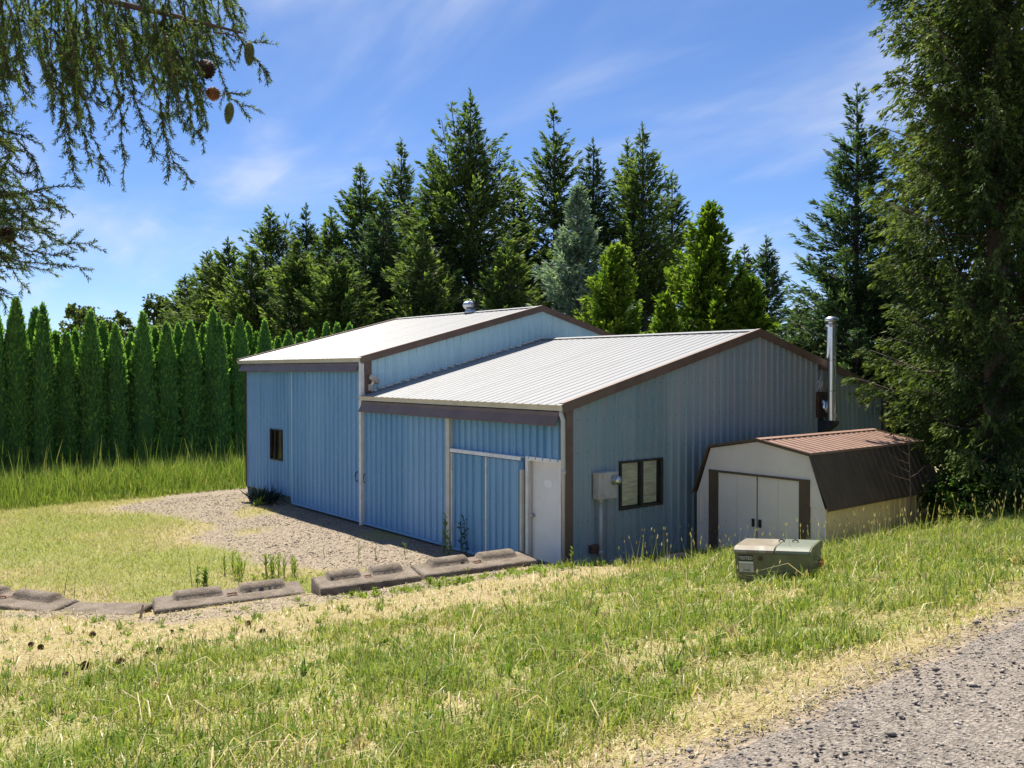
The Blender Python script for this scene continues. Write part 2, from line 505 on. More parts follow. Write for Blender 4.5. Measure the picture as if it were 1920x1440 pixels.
def glassmat(name, c=(0.02, 0.02, 0.022)):
    """window pane: mostly clear sheet with a sky reflection"""
    m, nt, p, o = newmat(name)
    N = NT(nt)
    tr = N.n('ShaderNodeBsdfTransparent'); tr.inputs[0].default_value = (0.95, 0.94, 0.90, 1)
    gl = N.n('ShaderNodeBsdfGlossy'); gl.inputs['Roughness'].default_value = 0.04
    fr = N.n('ShaderNodeFresnel'); fr.inputs[0].default_value = 1.5
    mx = N.n('ShaderNodeMixShader')
    N.l(fr.outputs[0], mx.inputs[0]); N.l(tr.outputs[0], mx.inputs[1]); N.l(gl.outputs[0], mx.inputs[2])
    N.l(mx.outputs[0], o.inputs[0])
    return m
M['glass'] = glassmat('window_glass')

def groundmat():
    m, nt, p, o = newmat('meadow_ground')
    N = NT(nt)
    g = N.geo()
    fine = N.noise(g, 38, 4, 0.7); mid = N.noise(g, 7, 5, 0.6); big = N.noise(g, 1.1, 4, 0.6)
    straw = N.mix(N.rng(fine, 0.3, 0.7), (0.165, 0.128, 0.066), (0.365, 0.305, 0.17))
    straw = N.mix(N.math('MULTIPLY', N.rng(mid, 0.50, 0.68), 0.6), straw, (0.17, 0.125, 0.068))
    green = N.mix(N.rng(fine, 0.3, 0.7), (0.075, 0.105, 0.02), (0.20, 0.235, 0.05))
    gm = N.math('ADD', N.attr('green'), N.math('MULTIPLY', N.math('SUBTRACT', mid, 0.5), 0.9))
    c = N.mix(N.math('MULTIPLY', N.rng(gm, 0.25, 0.95), 0.72), straw, green)
    # gravel
    v = N.n('ShaderNodeTexVoronoi'); v.inputs['Scale'].default_value = 34
    N.l(g, v.inputs['Vector'])
    sep = N.n('ShaderNodeSeparateColor'); N.l(v.outputs['Color'], sep.inputs[0])
    gr = N.mix(sep.outputs[0], (0.135, 0.108, 0.083), (0.29, 0.24, 0.185))
    gr = N.mix(N.math('MULTIPLY', N.rng(mid, 0.45, 0.7), 0.45), gr, (0.33, 0.27, 0.18))
    km = N.math('ADD', N.attr('gravel'), N.math('MULTIPLY', N.math('SUBTRACT', mid, 0.5), 1.1))
    kf = N.rng(km, 0.40, 0.62)
    c = N.mix(kf, c, gr)
    N.l(c, p.inputs['Base Color'])
    p.inputs['Roughness'].default_value = 0.95
    p.inputs['Specular IOR Level'].default_value = 0.15
    hgtv = N.math('ADD', fine, N.math('MULTIPLY', N.math('MULTIPLY', v.outputs['Distance'], kf), 1.2))
    N.l(N.bump(hgtv, 0.6, 0.02), p.inputs['Normal'])
    return m
M['ground'] = groundmat()
def roadmat():
    m, nt, p, o = newmat('gravel_road')
    N = NT(nt)
    g = N.geo()
    v = N.n('ShaderNodeTexVoronoi'); v.inputs['Scale'].default_value = 52
    N.l(g, v.inputs['Vector'])
    sep = N.n('ShaderNodeSeparateColor'); N.l(v.outputs['Color'], sep.inputs[0])
    c = N.mix(sep.outputs[0], (0.11, 0.096, 0.084), (0.30, 0.265, 0.23))
    big = N.noise(g, 1.3, 5, 0.6)
    c = N.mix(N.math('MULTIPLY', N.rng(big, 0.4, 0.7), 0.4), c, (0.27, 0.23, 0.19))
    N.l(c, p.inputs['Base Color'])
    p.inputs['Roughness'].default_value = 0.9
    p.inputs['Specular IOR Level'].default_value = 0.2
    h = N.math('ADD', N.math('MULTIPLY', v.outputs['Distance'], 1.5), N.noise(g, 120, 3, 0.6))
    N.l(N.bump(h, 0.9, 0.015), p.inputs['Normal'])
    return m
M['road'] = roadmat()
def stonemat(name, a, b):
    m, nt, p, o = newmat(name)
    N = NT(nt)
    N.l(N.mix(N.attr('tint'), a, b), p.inputs['Base Color'])
    p.inputs['Roughness'].default_value = 0.85
    p.inputs['Specular IOR Level'].default_value = 0.25
    return m
M['yard_stone'] = stonemat('yard_stone', (0.14, 0.112, 0.086), (0.33, 0.275, 0.215))
M['stone'] = stonemat('crushed_stone', (0.11, 0.096, 0.084), (0.35, 0.31, 0.268))

# ------------------------------------------------------------------ ground
def xb(y):
    return np.interp(y, [-60, -12, -8.6, -6.7, -4.5, -4.2, -0.5, 0.2, 3, 60], [-9, -6.0, -4.6, -2.25, -1.55, -1.15, -0.15, 0.05, 0.2, 0.2])
def hgt(x, y):
    x = np.asarray(x, float); y = np.asarray(y, float)
    b = xb(y); d = x - b
    step = np.interp(y, [-9, -7, -4.6, -2.8, -0.6, 0.3, 60], [0.04, 0.10, 0.20, 0.31, 0.33, 0.12, 0.12])
    t = np.clip(d / (8.9 - b), 0, 1)
    z = sstep(-0.30, 0.12, d) * step + (2.06 - step) * t ** 1.18
    z = z + np.clip(x - 8.9, 0, 60) * 0.015
    amp = 0.015 + 0.05 * sstep(0.3, 2.0, d) * (1 - sstep(8.0, 8.8, x))
    z = z + amp * (fbm(x * 0.9, y * 0.9, 5) - 0.5) * 2 + amp * 0.35 * (vnoise(x * 4.1, y * 4.1, 9) - 0.5)
    far = np.clip(-x - 22, 0, 400)
    return z - 0.004 * far
def axis(segs):
    a = []
    for lo, hi, st in segs:
        a += list(np.arange(lo, hi, st))
    a.append(segs[-1][1])
    return np.array(a)
gx = axis([(-600, -60, 30), (-60, -20, 3), (-20, -6, 0.5), (-6, 11, 0.18), (11, 20, 1), (20, 60, 5), (60, 600, 30)])
gy = axis([(-600, -60, 30), (-60, -14, 3), (-14, 4, 0.18), (4, 14, 0.4), (14, 60, 3), (60, 600, 30)])
GX, GY = np.meshgrid(gx, gy, indexing='ij')
def gravel_mask(x, y):
    yc = np.interp(x, [-40, -16, -15, -13.7, -11.8, -10.2, -9.4, -8.1, -6.4, -4.7, -3.4, -2.8, -1.6, -1.0],
                   [0.5, -0.6, -2.3, -4.2, -3.3, -2.9, -3.3, -3.9, -3.7, -3.9, -2.9, -2.0, -1.2, -0.8])
    a = sstep(-1.1, 1.0, y - yc) * sstep(-16.0, -14.8, x) * (1 - sstep(-1.2, -0.6, x - xb(y) * 0.0)) * (1 - sstep(0.5, 1.5, y))
    a = a * (1 - 0.75 * sstep(0.48, 0.78, fbm(x * 0.55 + 3, y * 0.8, 21, 4)))
    d = x - xb(y)
    b = sstep(0.05, 0.4, d) * (1 - sstep(1.0, 2.4, d)) * (1 - sstep(0.2, 1.0, y)) * (0.42 + 0.5 * sstep(0.35, 0.62, fbm(x * 1.1, y * 1.1, 33)))
    r = sstep(8.55, 8.95, x + 0.5 * (fbm(x * 1.3, y * 1.3, 41) - 0.5)) * 0.8
    return np.clip(np.maximum(np.maximum(a, b), r), 0, 1)
def green_mask(x, y):
    d = x - xb(y)
    n = fbm(x * 0.75, y * 0.75, 61)
    fg = sstep(1.9, 4.2, x + 2.2 * (n - 0.5)) * (1 - sstep(8.15, 8.9, x + 1.0 * (n - 0.5)))
    g = fg * (0.56 + 0.44 * sstep(0.34, 0.66, fbm(x * 1.4, y * 1.4, 63)))
    side = sstep(0.2, 1.6, d) * sstep(-1.0, 1.0, y) * (1 - sstep(8.0, 8.9, x)) * 0.9
    g = np.maximum(g, side)
    mea = (1 - sstep(-0.3, 0.1, d)) * (0.35 + 0.5 * sstep(0.4, 0.65, fbm(x * 0.5, y * 0.5, 71)))
    far = sstep(-14.0, -16.0, x) * 0.9
    return np.clip(np.maximum(np.maximum(g, mea), far), 0, 1)
V = np.stack([GX, GY, hgt(GX, GY)], -1).reshape(-1, 3)
nx, ny = GX.shape
I = np.arange(nx * ny).reshape(nx, ny)
Q = np.stack([I[:-1, :-1], I[1:, :-1], I[1:, 1:], I[:-1, 1:]], -1).reshape(-1, 4)
gme = np_mesh('ground', V, quads=Q)
for nm, fn in (('gravel', gravel_mask), ('green', green_mask)):
    a = gme.attributes.new(nm, 'FLOAT', 'POINT')
    a.data.foreach_set('value', fn(V[:, 0], V[:, 1]).astype(np.float32))
ground = tag(link('ground', gme, M['ground'], smooth=True), kind='structure')

# the lane the photographer stands on
ry = axis([(-60, -14, 2), (-14, 6, 0.2), (6, 90, 2)])
rc = np.linspace(0, 1, 9)
RY, RC = np.meshgrid(ry, rc, indexing='ij')
left = 8.86 + 0.16 * (fbm(ry * 0.8, ry * 0 + 3.3, 81) - 0.5) * 2 + 0.10 * (fbm(ry * 3.1, ry * 0 + 1.3, 82) - 0.5) * 2
RX = left[:, None] + RC * (13.6 - left[:, None])
RZ = hgt(RX, RY) + 0.012 + 0.05 * np.sin(RC * math.pi) ** 0.5
RZ[:, 0] = hgt(RX[:, 0], RY[:, 0]) - 0.012
V = np.stack([RX, RY, RZ], -1).reshape(-1, 3)
I = np.arange(RX.size).reshape(RX.shape)
Q = np.stack([I[:-1, :-1], I[:-1, 1:], I[1:, 1:], I[1:, :-1]], -1).reshape(-1, 4)
road = tag(link('road', np_mesh('road', V, quads=Q), M['road'], smooth=True), kind='structure')
def road_z(x, y):
    l = np.interp(y, ry, left)
    c = np.clip((x - l) / (13.6 - l), 0, 1)
    return hgt(x, y) + 0.012 + 0.05 * np.sin(c * math.pi) ** 0.5

def ground_at(px, py):
    for t in np.arange(2.5, 40, 0.03):
        p = W(px, py, t)
        if p[2] <= float(hgt(p[0], p[1])):
            return p
    return p

# ------------------------------------------------------------------ ribbed sheets
def sheet(name, mat, parent, o, U, Vv, Nn, width, v0, v1, pitch=0.229, rh=0.042, rb=0.070, rt=0.030, holes=(), phase=0.5, breaks=(), u_off=0.0):
    """one ribbed metal sheet; v0/v1 are functions of u (distance along the whole wall)"""
    o = np.array(o, float); U = np.array(U, float); Vv = np.array(Vv, float); Nn = np.array(Nn, float)
    pr = [(0.0, 0.0), (width, 0.0)]
    k = 0
    while (k + phase) * pitch < width - 0.02:
        c = (k + phase) * pitch
        for a, b in ((-rb / 2, 0), (-rt / 2, rh), (rt / 2, rh), (rb / 2, 0)):
            if 0.0 < c + a < width:
                pr.append((c + a, b))
        k += 1
    pr.sort()
    us = [p[0] for p in pr]; ns = [p[1] for p in pr]
    extra = [e - u_off for h in holes for e in (h[0], h[1])] + [b - u_off for b in breaks]
    uu = sorted(set(round(u, 5) for u in us + [e for e in extra if 0 < e < width]))
    nn = np.interp(uu, us, ns)
    mb = MB()
    for i in range(len(uu) - 1):
        a, b = uu[i], uu[i + 1]
        if b - a < 1e-4: continue
        m = (a + b) / 2 + u_off
        spans = [(v0(a + u_off), v0(b + u_off), v1(a + u_off), v1(b + u_off))]
        for h in holes:
            if h[0] < m < h[1]:
                s = spans.pop(0)
                if h[2] > s[0]: spans.append((s[0], s[1], h[2], h[2]))
                spans.append((h[3], h[3], s[2], s[3]))
        for s in spans:
            mb.add([o + U * a + Nn * nn[i] + Vv * s[0], o + U * b + Nn * nn[i + 1] + Vv * s[1],
                    o + U * b + Nn * nn[i + 1] + Vv * s[3], o + U * a + Nn * nn[i] + Vv * s[2]], [(0, 1, 2, 3)])
    return mb.build(name, mat, parent)
def panels(name, mat, parent, o, U, Vv, Nn, total, v0, v1, sw=0.916, **k):
    n = max(1, int(math.ceil(total / sw - 0.05)))
    for i in range(n):
        a = i * sw; b = min(total, (i + 1) * sw)
        oo = np.array(o, float) + np.array(U, float) * a + np.array(Nn, float) * (0.0015 * (i % 2))
        sheet(name, mat, parent, oo, U, Vv, Nn, b - a, v0, v1, u_off=a, **k)
const = lambda c: (lambda u: c)

# ------------------------------------------------------------------ the barn
XL, XM, YB = -14.25, -7.13, 11.4
barn = tag(empty('metal_barn', (0, 0, 0)), 'blue ribbed steel barn with white metal roof in two heights', 'barn')
SL, SU = 0.2540, 0.2580
def zl(y): return 3.13 + SL * (min(y, 11.5 - y) + 0.12)       # lower roof surface
def zu(y): return 4.05 + SU * (min(y, 11.3 - y) + 0.12)       # upper roof surface
X_, Y_, Z_ = (1, 0, 0), (0, 1, 0), (0, 0, 1)
MX_, MY_ = (-1, 0, 0), (0, -1, 0)
# front wall
panels('wall_panel', M['siding'], barn, (XL, 0, 0), X_, Z_, MY_, -10.9 - XL, const(0.22), const(4.04), holes=[(1.72, 2.57, 1.17, 2.06)])
panels('wall_panel', M['siding'], barn, (-10.9, 0.0, 0), X_, Z_, MY_, -7.13 + 10.9, const(3.5), const(4.04))
panels('wall_panel', M['siding'], barn, (-7.13, 0.0, 0), X_, Z_, MY_, 7.13 - 3.55, const(2.6), const(3.12))
panels('wall_panel', M['siding'], barn, (-3.55, 0, 0), X_, Z_, MY_, 3.55, const(0.0), const(3.12), holes=[(2.52, 3.43, -1, 2.09)], pitch=0.2045, sw=1.0225)
# gable end (right) and hidden sides
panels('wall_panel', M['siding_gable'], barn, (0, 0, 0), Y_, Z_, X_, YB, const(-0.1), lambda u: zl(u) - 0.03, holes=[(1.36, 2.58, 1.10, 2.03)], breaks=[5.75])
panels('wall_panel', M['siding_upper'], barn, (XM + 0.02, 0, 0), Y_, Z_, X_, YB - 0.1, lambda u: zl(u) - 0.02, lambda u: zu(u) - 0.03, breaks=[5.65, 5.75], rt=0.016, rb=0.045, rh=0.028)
panels('wall_panel', M['siding'], barn, (XL, YB - 0.1, 0), MY_, Z_, MX_, YB - 0.1, const(0.0), lambda u: zu(YB - 0.1 - u) - 0.03, breaks=[YB - 0.1 - 5.65])
panels('wall_panel', M['siding'], barn, (0, YB, 0), MX_, Z_, Y_, -XM, const(0.0), const(3.1))
panels('wall_panel', M['siding'], barn, (XM, YB - 0.1, 0), MX_, Z_, Y_, XM - XL, const(0.0), const(4.0))
MB().box(XL + 0.02, 0.03, -0.2, -0.03, 0.25, 0.21).build('foundation', M['foundation'], barn)
# rows of fasteners
def screws(name, pts, n, sz=0.009):
    mb = MB()
    n = Vector(n)
    a = Vector((0, 0, 1)); b = n.cross(a)
    for p in pts:
        p = Vector(p)
        vs_ = [p + (a * math.cos(k * math.pi / 3) + b * math.sin(k * math.pi / 3)) * sz for k in range(6)]
        mb.add([v + n * 0.006 for v in vs_] + vs_, [tuple(range(6))] + [(k, (k + 1) % 6, 6 + (k + 1) % 6, 6 + k) for k in range(6)])
    return tag(mb.build(name, M['frame_dark'], barn), kind='stuff')
rngS = np.random.default_rng(3)
pg = [(0.002, 0.06 + 0.229 * k + rngS.normal(0, 0.006), z + rngS.normal(0, 0.012)) for k in range(50) for z in (0.55, 1.0, 2.25, 2.85, 3.5, 4.1) if z < zl(0.06 + 0.229 * k) - 0.1]
pg = [p for p in pg if not (1.3 < p[1] < 2.65 and 1.05 < p[2] < 2.1) and rngS.random() < 0.9]
screws('fasteners', pg, X_)
pf = [(-3.5 + 0.2045 * k + rngS.normal(0, 0.006), -0.002, z + rngS.normal(0, 0.012)) for k in range(17) for z in (2.32, 2.66)]
pf += [(XL + 0.06 + 0.229 * k, -0.002, z + rngS.normal(0, 0.012)) for k in range(14) for z in (0.6, 1.05, 2.25, 3.0, 3.5)]
screws('fasteners', [p for p in pf if rngS.random() < 0.9], MY_)
# roofs
def roof(x0, x1, zf, yr, s, ye):
    n = 1 / math.hypot(1, s)
    ln = (yr + 0.14) / n
    panels('roof_panel', M['roof'], barn, (x0, -0.14, zf(-0.14)), X_, (0, n, s * n), (0, -s * n, n), x1 - x0, const(0), const(ln), rh=0.010, rb=0.05, rt=0.02)
    panels('roof_panel', M['roof'], barn, (x1, ye + 0.14, zf(-0.14)), MX_, (0, -n, s * n), (0, s * n, n), x1 - x0, const(0), const(ln), rh=0.010, rb=0.05, rt=0.02)
roof(-14.62, -7.05, zu, 5.65, SU, 11.3)
roof(-7.12, 0.06, zl, 5.75, SL, 11.5)
def ridge(x0, x1, yr, z, s):
    w = 0.16
    prof = [(-w, -s * w), (0, 0), (w, -s * w), (w, -s * w - 0.012), (0, -0.012), (-w, -s * w - 0.012)]
    MB().extrude(prof, (x0, yr, z), (x1, yr, z), Y_, Z_).build('ridge_cap', M['roof'], barn)
ridge(-14.6, -7.03, 5.65, zu(5.65) + 0.035, SU)
ridge(-7.0, 0.075, 5.75, zl(5.75) + 0.035, SL)
def rake(x, y0, yr, y1, zf, h=0.135, sgn=1):
    prof = [(-0.07 * sgn, 0.045), (0.035 * sgn, 0.045), (0.035 * sgn, -h), (0.012 * sgn, -h), (0.012 * sgn, 0.03), (-0.07 * sgn, 0.03)]
    for a, b in ((y0, yr), (yr, y1)):
        MB().extrude(prof, (x, a, zf(a)), (x, b, zf(b)), X_, Z_).build('rake_trim', M['trim_brown'], barn)
rake(0.06, -0.15, 5.75, 11.62, zl)
rake(-7.05, -0.15, 5.65, 11.42, zu)
rake(-14.62, -0.15, 5.65, 11.42, zu, sgn=-1)
# gutters
gp = [(0, 0.09), (0, 0), (-0.095, 0), (-0.105, 0.05), (-0.135, 0.10), (-0.123, 0.10), (-0.094, 0.05), (-0.086, 0.012), (-0.012, 0.012), (-0.012, 0.09)]
def gutter(x0, x1, z):
    g = MB().extrude(gp, (x0, -0.035, z), (x1, -0.035, z), Y_, Z_)
    for x in (x0, x1 - 0.01):
        g.box(x, -0.15, z + 0.005, x + 0.01, -0.04, z + 0.088)
    g.build('gutter', M['gutter'], barn)
gutter(-14.64, -7.08, zu(-0.12) - 0.105)
gutter(-7.16, 0.06, zl(-0.12) - 0.105)
# brown track hoods over the sliding doors
hp = [(0, 0), (-0.115, -0.01), (-0.125, -0.07), (-0.205, -0.21), (-0.19, -0.225), (-0.105, -0.075), (-0.02, -0.06), (0, -0.06)]
MB().extrude(hp, (-14.42, -0.005, zu(-0.12) - 0.115), (-7.21, -0.005, zu(-0.12) - 0.115), Y_, Z_).build('door_hood', M['hood'], barn)
hp2 = [(0, 0), (-0.115, -0.01), (-0.125, -0.08), (-0.21, -0.25), (-0.195, -0.265), (-0.105, -0.085), (-0.02, -0.07), (0, -0.07)]
MB().extrude(hp2, (-7.07, -0.005, zl(-0.12) - 0.115), (-0.06, -0.005, zl(-0.12) - 0.115), Y_, Z_).build('door_hood', M['hood'], barn)
# corner trims and posts
MB().box(0.022, -0.03, 0, 0.05, 0.13, zl(0) - 0.06).box(-0.05, -0.045, 0, 0.05, -0.03, zl(0) - 0.06).build('corner_trim', M['trim_brown'], barn)
MB().box(0.022, YB - 0.14, 0, 0.05, YB + 0.02, zl(YB) - 0.06).build('corner_trim', M['trim_brown'], barn)
MB().box(XM + 0.045, -0.03, 3.18, XM + 0.075, 0.15, zu(0) - 0.05).build('corner_trim', M['trim_brown'], barn)
MB().box(XL - 0.03, -0.05, 0.2, XL + 0.01, 0.10, zu(0) - 0.1).box(XL - 0.03, -0.05, 0.2, XL + 0.07, -0.03, zu(0) - 0.1).build('corner_trim', M['hood'], barn)
MB().box(-7.185, -0.135, 0.0, -7.085, -0.02, 3.72).build('post', M['white_trim'], barn, bevel=0.006)
MB().box(-3.555, -0.13, 0.0, -3.43, -0.02, 2.86).build('post', M['gutter'], barn, bevel=0.006)
MB().box(-7.145, -0.16, 3.20, -7.06, -0.05, zu(-0.12) - 0.10).build('downspout', M['white_trim'], barn, bevel=0.012)
ds = MB()
ds.tube([(-0.02, -0.09, zl(0) - 0.12), (-0.02, -0.10, zl(0) - 0.20), (0.035, -0.105, zl(0) - 0.30), (0.045, -0.105, 2.0), (0.045, -0.105, 0.02)], 0.042, 10)
ds.tube([(0.045, -0.105, 1.90), (0.045, -0.105, 1.97)], 0.048, 10)
ds.build('downspout', M['gutter'], barn, smooth=True)
# sliding doors
def sliding_door(x0, x1, z0, z1, y, mat_trim, hx, pitch=0.229, side=0):
    d = MB()
    d.box(x0, y, z0, x1, y + 0.03, z1)                                    # slab behind the sheets
    d.box(x0, y - 0.03, z0 - 0.01, x1, y - 0.001, z0 + 0.05)                  # bottom rail
    door = d.build('sliding_door', M['siding'], barn)
    panels('door_panel', M['siding'], door, (x0 + 0.01, y - 0.004, 0), X_, Z_, MY_, x1 - x0 - 0.02, const(z0 + 0.055), const(z1), pitch=pitch, rh=0.040)
    MB().box(x0, y - 0.032, z0 + 0.051, x0 + 0.035, y - 0.001, z1 - 0.001).build('edge_trim', mat_trim, door)
    if hx is not None:
        h = MB()
        h.tube([(hx, y - 0.02, 1.04), (hx, y - 0.075, 1.07), (hx + side * 0.02, y - 0.085, 1.16), (hx, y - 0.075, 1.25), (hx, y - 0.02, 1.28)], 0.012, 6)
        h.build('handle', M['black'], door)
    return door
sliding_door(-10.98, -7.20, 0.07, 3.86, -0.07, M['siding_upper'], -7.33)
sliding_door(-7.06, -3.57, 0.05, 2.95, -0.07, M['gutter'], -6.93)
for x0, x1 in ((-3.42, -2.29), (-2.25, -1.13)):
    sliding_door(x0, x1, 0.03, 2.03, -0.06, M['white_trim'], None, pitch=0.2045)
MB().extrude([(0, 0), (-0.09, 0), (-0.10, -0.07), (-0.085, -0.07), (-0.08, -0.015), (0, -0.015)], (-3.42, -0.022, 2.12), (-2.275, -0.022, 2.12), Y_, Z_).build('door_track', M['white_trim'], barn)
MB().extrude([(0, 0), (-0.09, 0), (-0.10, -0.07), (-0.085, -0.07), (-0.08, -0.015), (0, -0.015)], (-2.265, -0.022, 2.12), (-1.13, -0.022, 2.12), Y_, Z_).build('door_track', M['white_trim'], barn)
MB().box(-1.165, -0.115, 0.0, -1.10, -0.03, 1.88).build('post', M['gutter'], barn, bevel=0.012)
# entrance door
ed = MB().box(-1.0, 0.055, 0.02, -0.15, 0.10, 2.06).build('entrance_door', M['door_white'], barn, bevel=0.004)
fr = MB().box(-1.075, -0.045, 0.0, -1.0, 0.12, 2.135).box(-0.15, -0.035, 0.0, -0.095, 0.12, 2.135).box(-1.0, -0.04, 2.06, -0.15, 0.12, 2.135)
fr.build('door_frame', M['white_trim'], ed)
MB().box(-1.0, 0.0, 0.02, -0.972, 0.054, 2.058).build('door_stop', M['gutter'], ed)
kn = MB()
kn.tube([(-0.93, 0.054, 1.03), (-0.93, 0.0, 1.03)], 0.014, 8)
kn.tube([(-0.93, 0.005, 1.03), (-0.93, -0.01, 1.03), (-0.93, -0.03, 1.03), (-0.93, -0.045, 1.03)], [0.018, 0.033, 0.033, 0.015], 10)
kn.tube([(-0.93, 0.054, 1.03), (-0.93, 0.046, 1.03)], 0.036, 12)
kn.build('door_knob', M['steel'], ed, smooth=True)
ov = MB(); ov.add([(-0.53 + 0.125 * math.cos(a), 0.050, 1.66 + 0.075 * math.sin(a)) for a in np.linspace(0, 2 * math.pi, 28, endpoint=False)] +
                  [(-0.53 + 0.125 * math.cos(a), 0.0545, 1.66 + 0.075 * math.sin(a)) for a in np.linspace(0, 2 * math.pi, 28, endpoint=False)],
                  [tuple(range(28))] + [(i, (i + 1) % 28, 28 + (i + 1) % 28, 28 + i) for i in range(28)])
ov.build('oval_plate', M['oval'], ed)
# windows
def blind(mb, x0, x1, z0, z1, put):
    rng = np.random.default_rng(4)
    z = z0
    while z < z1:
        t = rng.uniform(-0.004, 0.004); sag = rng.uniform(0, 0.006)
        a, b = (x0 + 0.004, z + t), (x1 - 0.004, z - t)
        m = ((x0 + x1) / 2, z - sag)
        for p, q in ((a, m), (m, b)):
            mb.add([put(p[0], 0.0, p[1]), put(q[0], 0.0, q[1]), put(q[0], 0.009, q[1] + 0.021), put(p[0], 0.009, p[1] + 0.021)], [(0, 1, 2, 3)])
        z += 0.0195
gw = MB()
for a, b, c, d in ((1.36, 2.58, 1.985, 2.03), (1.36, 2.58, 1.10, 1.145), (1.36, 1.405, 1.145, 1.985), (2.535, 2.58, 1.145, 1.985), (1.945, 2.005, 1.145, 1.985)):
    gw.box(-0.06, a, c, 0.045, b, d)
win = gw.build('window', M['frame_dark'], barn, bevel=0.004)
for a, b in ((1.405, 1.945), (2.005, 2.535)):
    MB().add([(0.003, a, 1.145), (0.003, b, 1.145), (0.003, b, 1.985), (0.003, a, 1.985)], [(0, 1, 2, 3)]).build('pane', M['glass'], win)
    bl = MB(); blind(bl, a + 0.006, b - (0.006 if a < 1.5 else 0.05), 1.165, 1.97, lambda u, v, w: (-0.045 - v, u, w))
    bl.build('blind', M['blind'], win)
MB().box(-0.30, 1.36, 1.0, -0.10, 2.58, 2.1).build('window_interior', M['dark_inside'], win)
fw_ = MB()
for a, b, c, d in ((-12.53, -11.68, 2.02, 2.06), (-12.53, -11.68, 1.17, 1.21), (-12.53, -12.49, 1.21, 2.02), (-11.72, -11.68, 1.21, 2.02), (-12.22, -12.18, 1.21, 2.02)):
    fw_.box(a, -0.045, c, b, 0.06, d)
win2 = fw_.build('window', M['frame_dark'], barn, bevel=0.004)
for a, b in ((-12.49, -12.22), (-12.18, -11.72)):
    MB().add([(a, -0.003, 1.21), (b, -0.003, 1.21), (b, -0.003, 2.02), (a, -0.003, 2.02)], [(0, 1, 2, 3)]).build('pane', M['glass'], win2)
MB().box(-12.53, 0.25, 1.1, -11.6, 0.35, 2.1).build('window_interior', M['dark_inside'], win2)
cu = MB()
pts = [(-12.5 + 0.02 * i, 0.10 + 0.02 * math.sin(i * 1.7)) for i in range(21)]
for p, q in zip(pts[:-1], pts[1:]):
    cu.add([(p[0], p[1], 1.2), (q[0], q[1], 1.2), (q[0], q[1], 2.03), (p[0], p[1], 2.03)], [(0, 1, 2, 3)])
pts = [(-11.78 + 0.015 * i, 0.08 + 0.02 * math.sin(i * 2.1)) for i in range(6)]
for p, q in zip(pts[:-1], pts[1:]):
    cu.add([(p[0], p[1], 1.2), (q[0], q[1], 1.2), (q[0], q[1], 2.03), (p[0], p[1], 2.03)], [(0, 1, 2, 3)])
cu.build('curtain', M['curtain'], win2)
# lumpy foam filler where the upper gable meets the lower roof
lump = MB()
prof = [(-0.095, 0.012), (-0.085, 0.026), (-0.03, 0.034), (0.02, 0.028), (0.06, 0.035), (0.09, 0.024), (0.097, 0.010)]
lump.tube([(0, a, 0.002 * (i % 2)) for i, (a, r) in enumerate(prof)], [r for a, r in prof], 7)
lme = lump.mesh('foam_filler'); lme.materials.append(M['foam']); lme.shade_smooth()
rng = np.random.default_rng(2)
for k in range(25):
    y = 0.20 + k * 0.229
    o = link('foam_filler', lme, None, barn)
    o.location = (XM + 0.07, y, zl(y) + 0.05)
    o.rotation_euler = (math.atan(SL) + rng.normal(0, 0.04), rng.uniform(0, 6), 0)
    o.scale = (rng.uniform(0.9, 1.25), rng.uniform(0.95, 1.08), rng.uniform(0.9, 1.25))
# rusty wall thimble with an elbow, soot and filler at the gable
th = MB()
for a, b, c, d in ((8.1, 8.44, 3.17, 3.23), (8.1, 8.44, 2.62, 2.68), (8.1, 8.15, 2.68, 3.17), (8.39, 8.44, 2.68, 3.17)):
    th.box(0.0, a, c, 0.07, b, d)
thm = th.build('wall_thimble', M['rust'], barn)
MB().box(0.044, 8.15, 2.68, 0.048, 8.39, 3.17).build('backing', M['soot'], thm)
el = MB(); el.tube([(0.03, 8.26, 2.98), (0.10, 8.26, 2.98), (0.15, 8.26, 2.95), (0.16, 8.26, 2.86), (0.16, 8.26, 2.74)], 0.075, 14)
el.build('elbow', M['chrome'], thm, smooth=True)
MB().box(0.0, 8.14, 2.30, 0.05, 8.38, 2.61).build('soot_plate', M['soot'], thm)
sp = MB()
for (dy, dz, l, a) in ((0, 0, 0.26, -1.1), (0.02, 0, 0.30, -1.45), (0.04, 0.0, 0.24, -1.9), (-0.03, 0.02, 0.14, -0.7), (0.05, 0.01, 0.15, -2.3), (0.0, 0.0, 0.10, 1.5)):
    y0, z0 = 8.24 + dy, 3.50 + dz
    sp.tube([(0.045, y0, z0), (0.046, y0 - math.cos(a) * l * 0.5, z0 + math.sin(a) * l * 0.5), (0.044, y0 - math.cos(a) * l, z0 + math.sin(a) * l)], [0.028, 0.022, 0.006], 6)
sp.build('filler_splash', M['foam'], barn, smooth=True)
MB().box(0.025, 8.20, 3.76, 0.12, 8.62, 3.85).build('bracket_board', M['trim_brown'], barn)

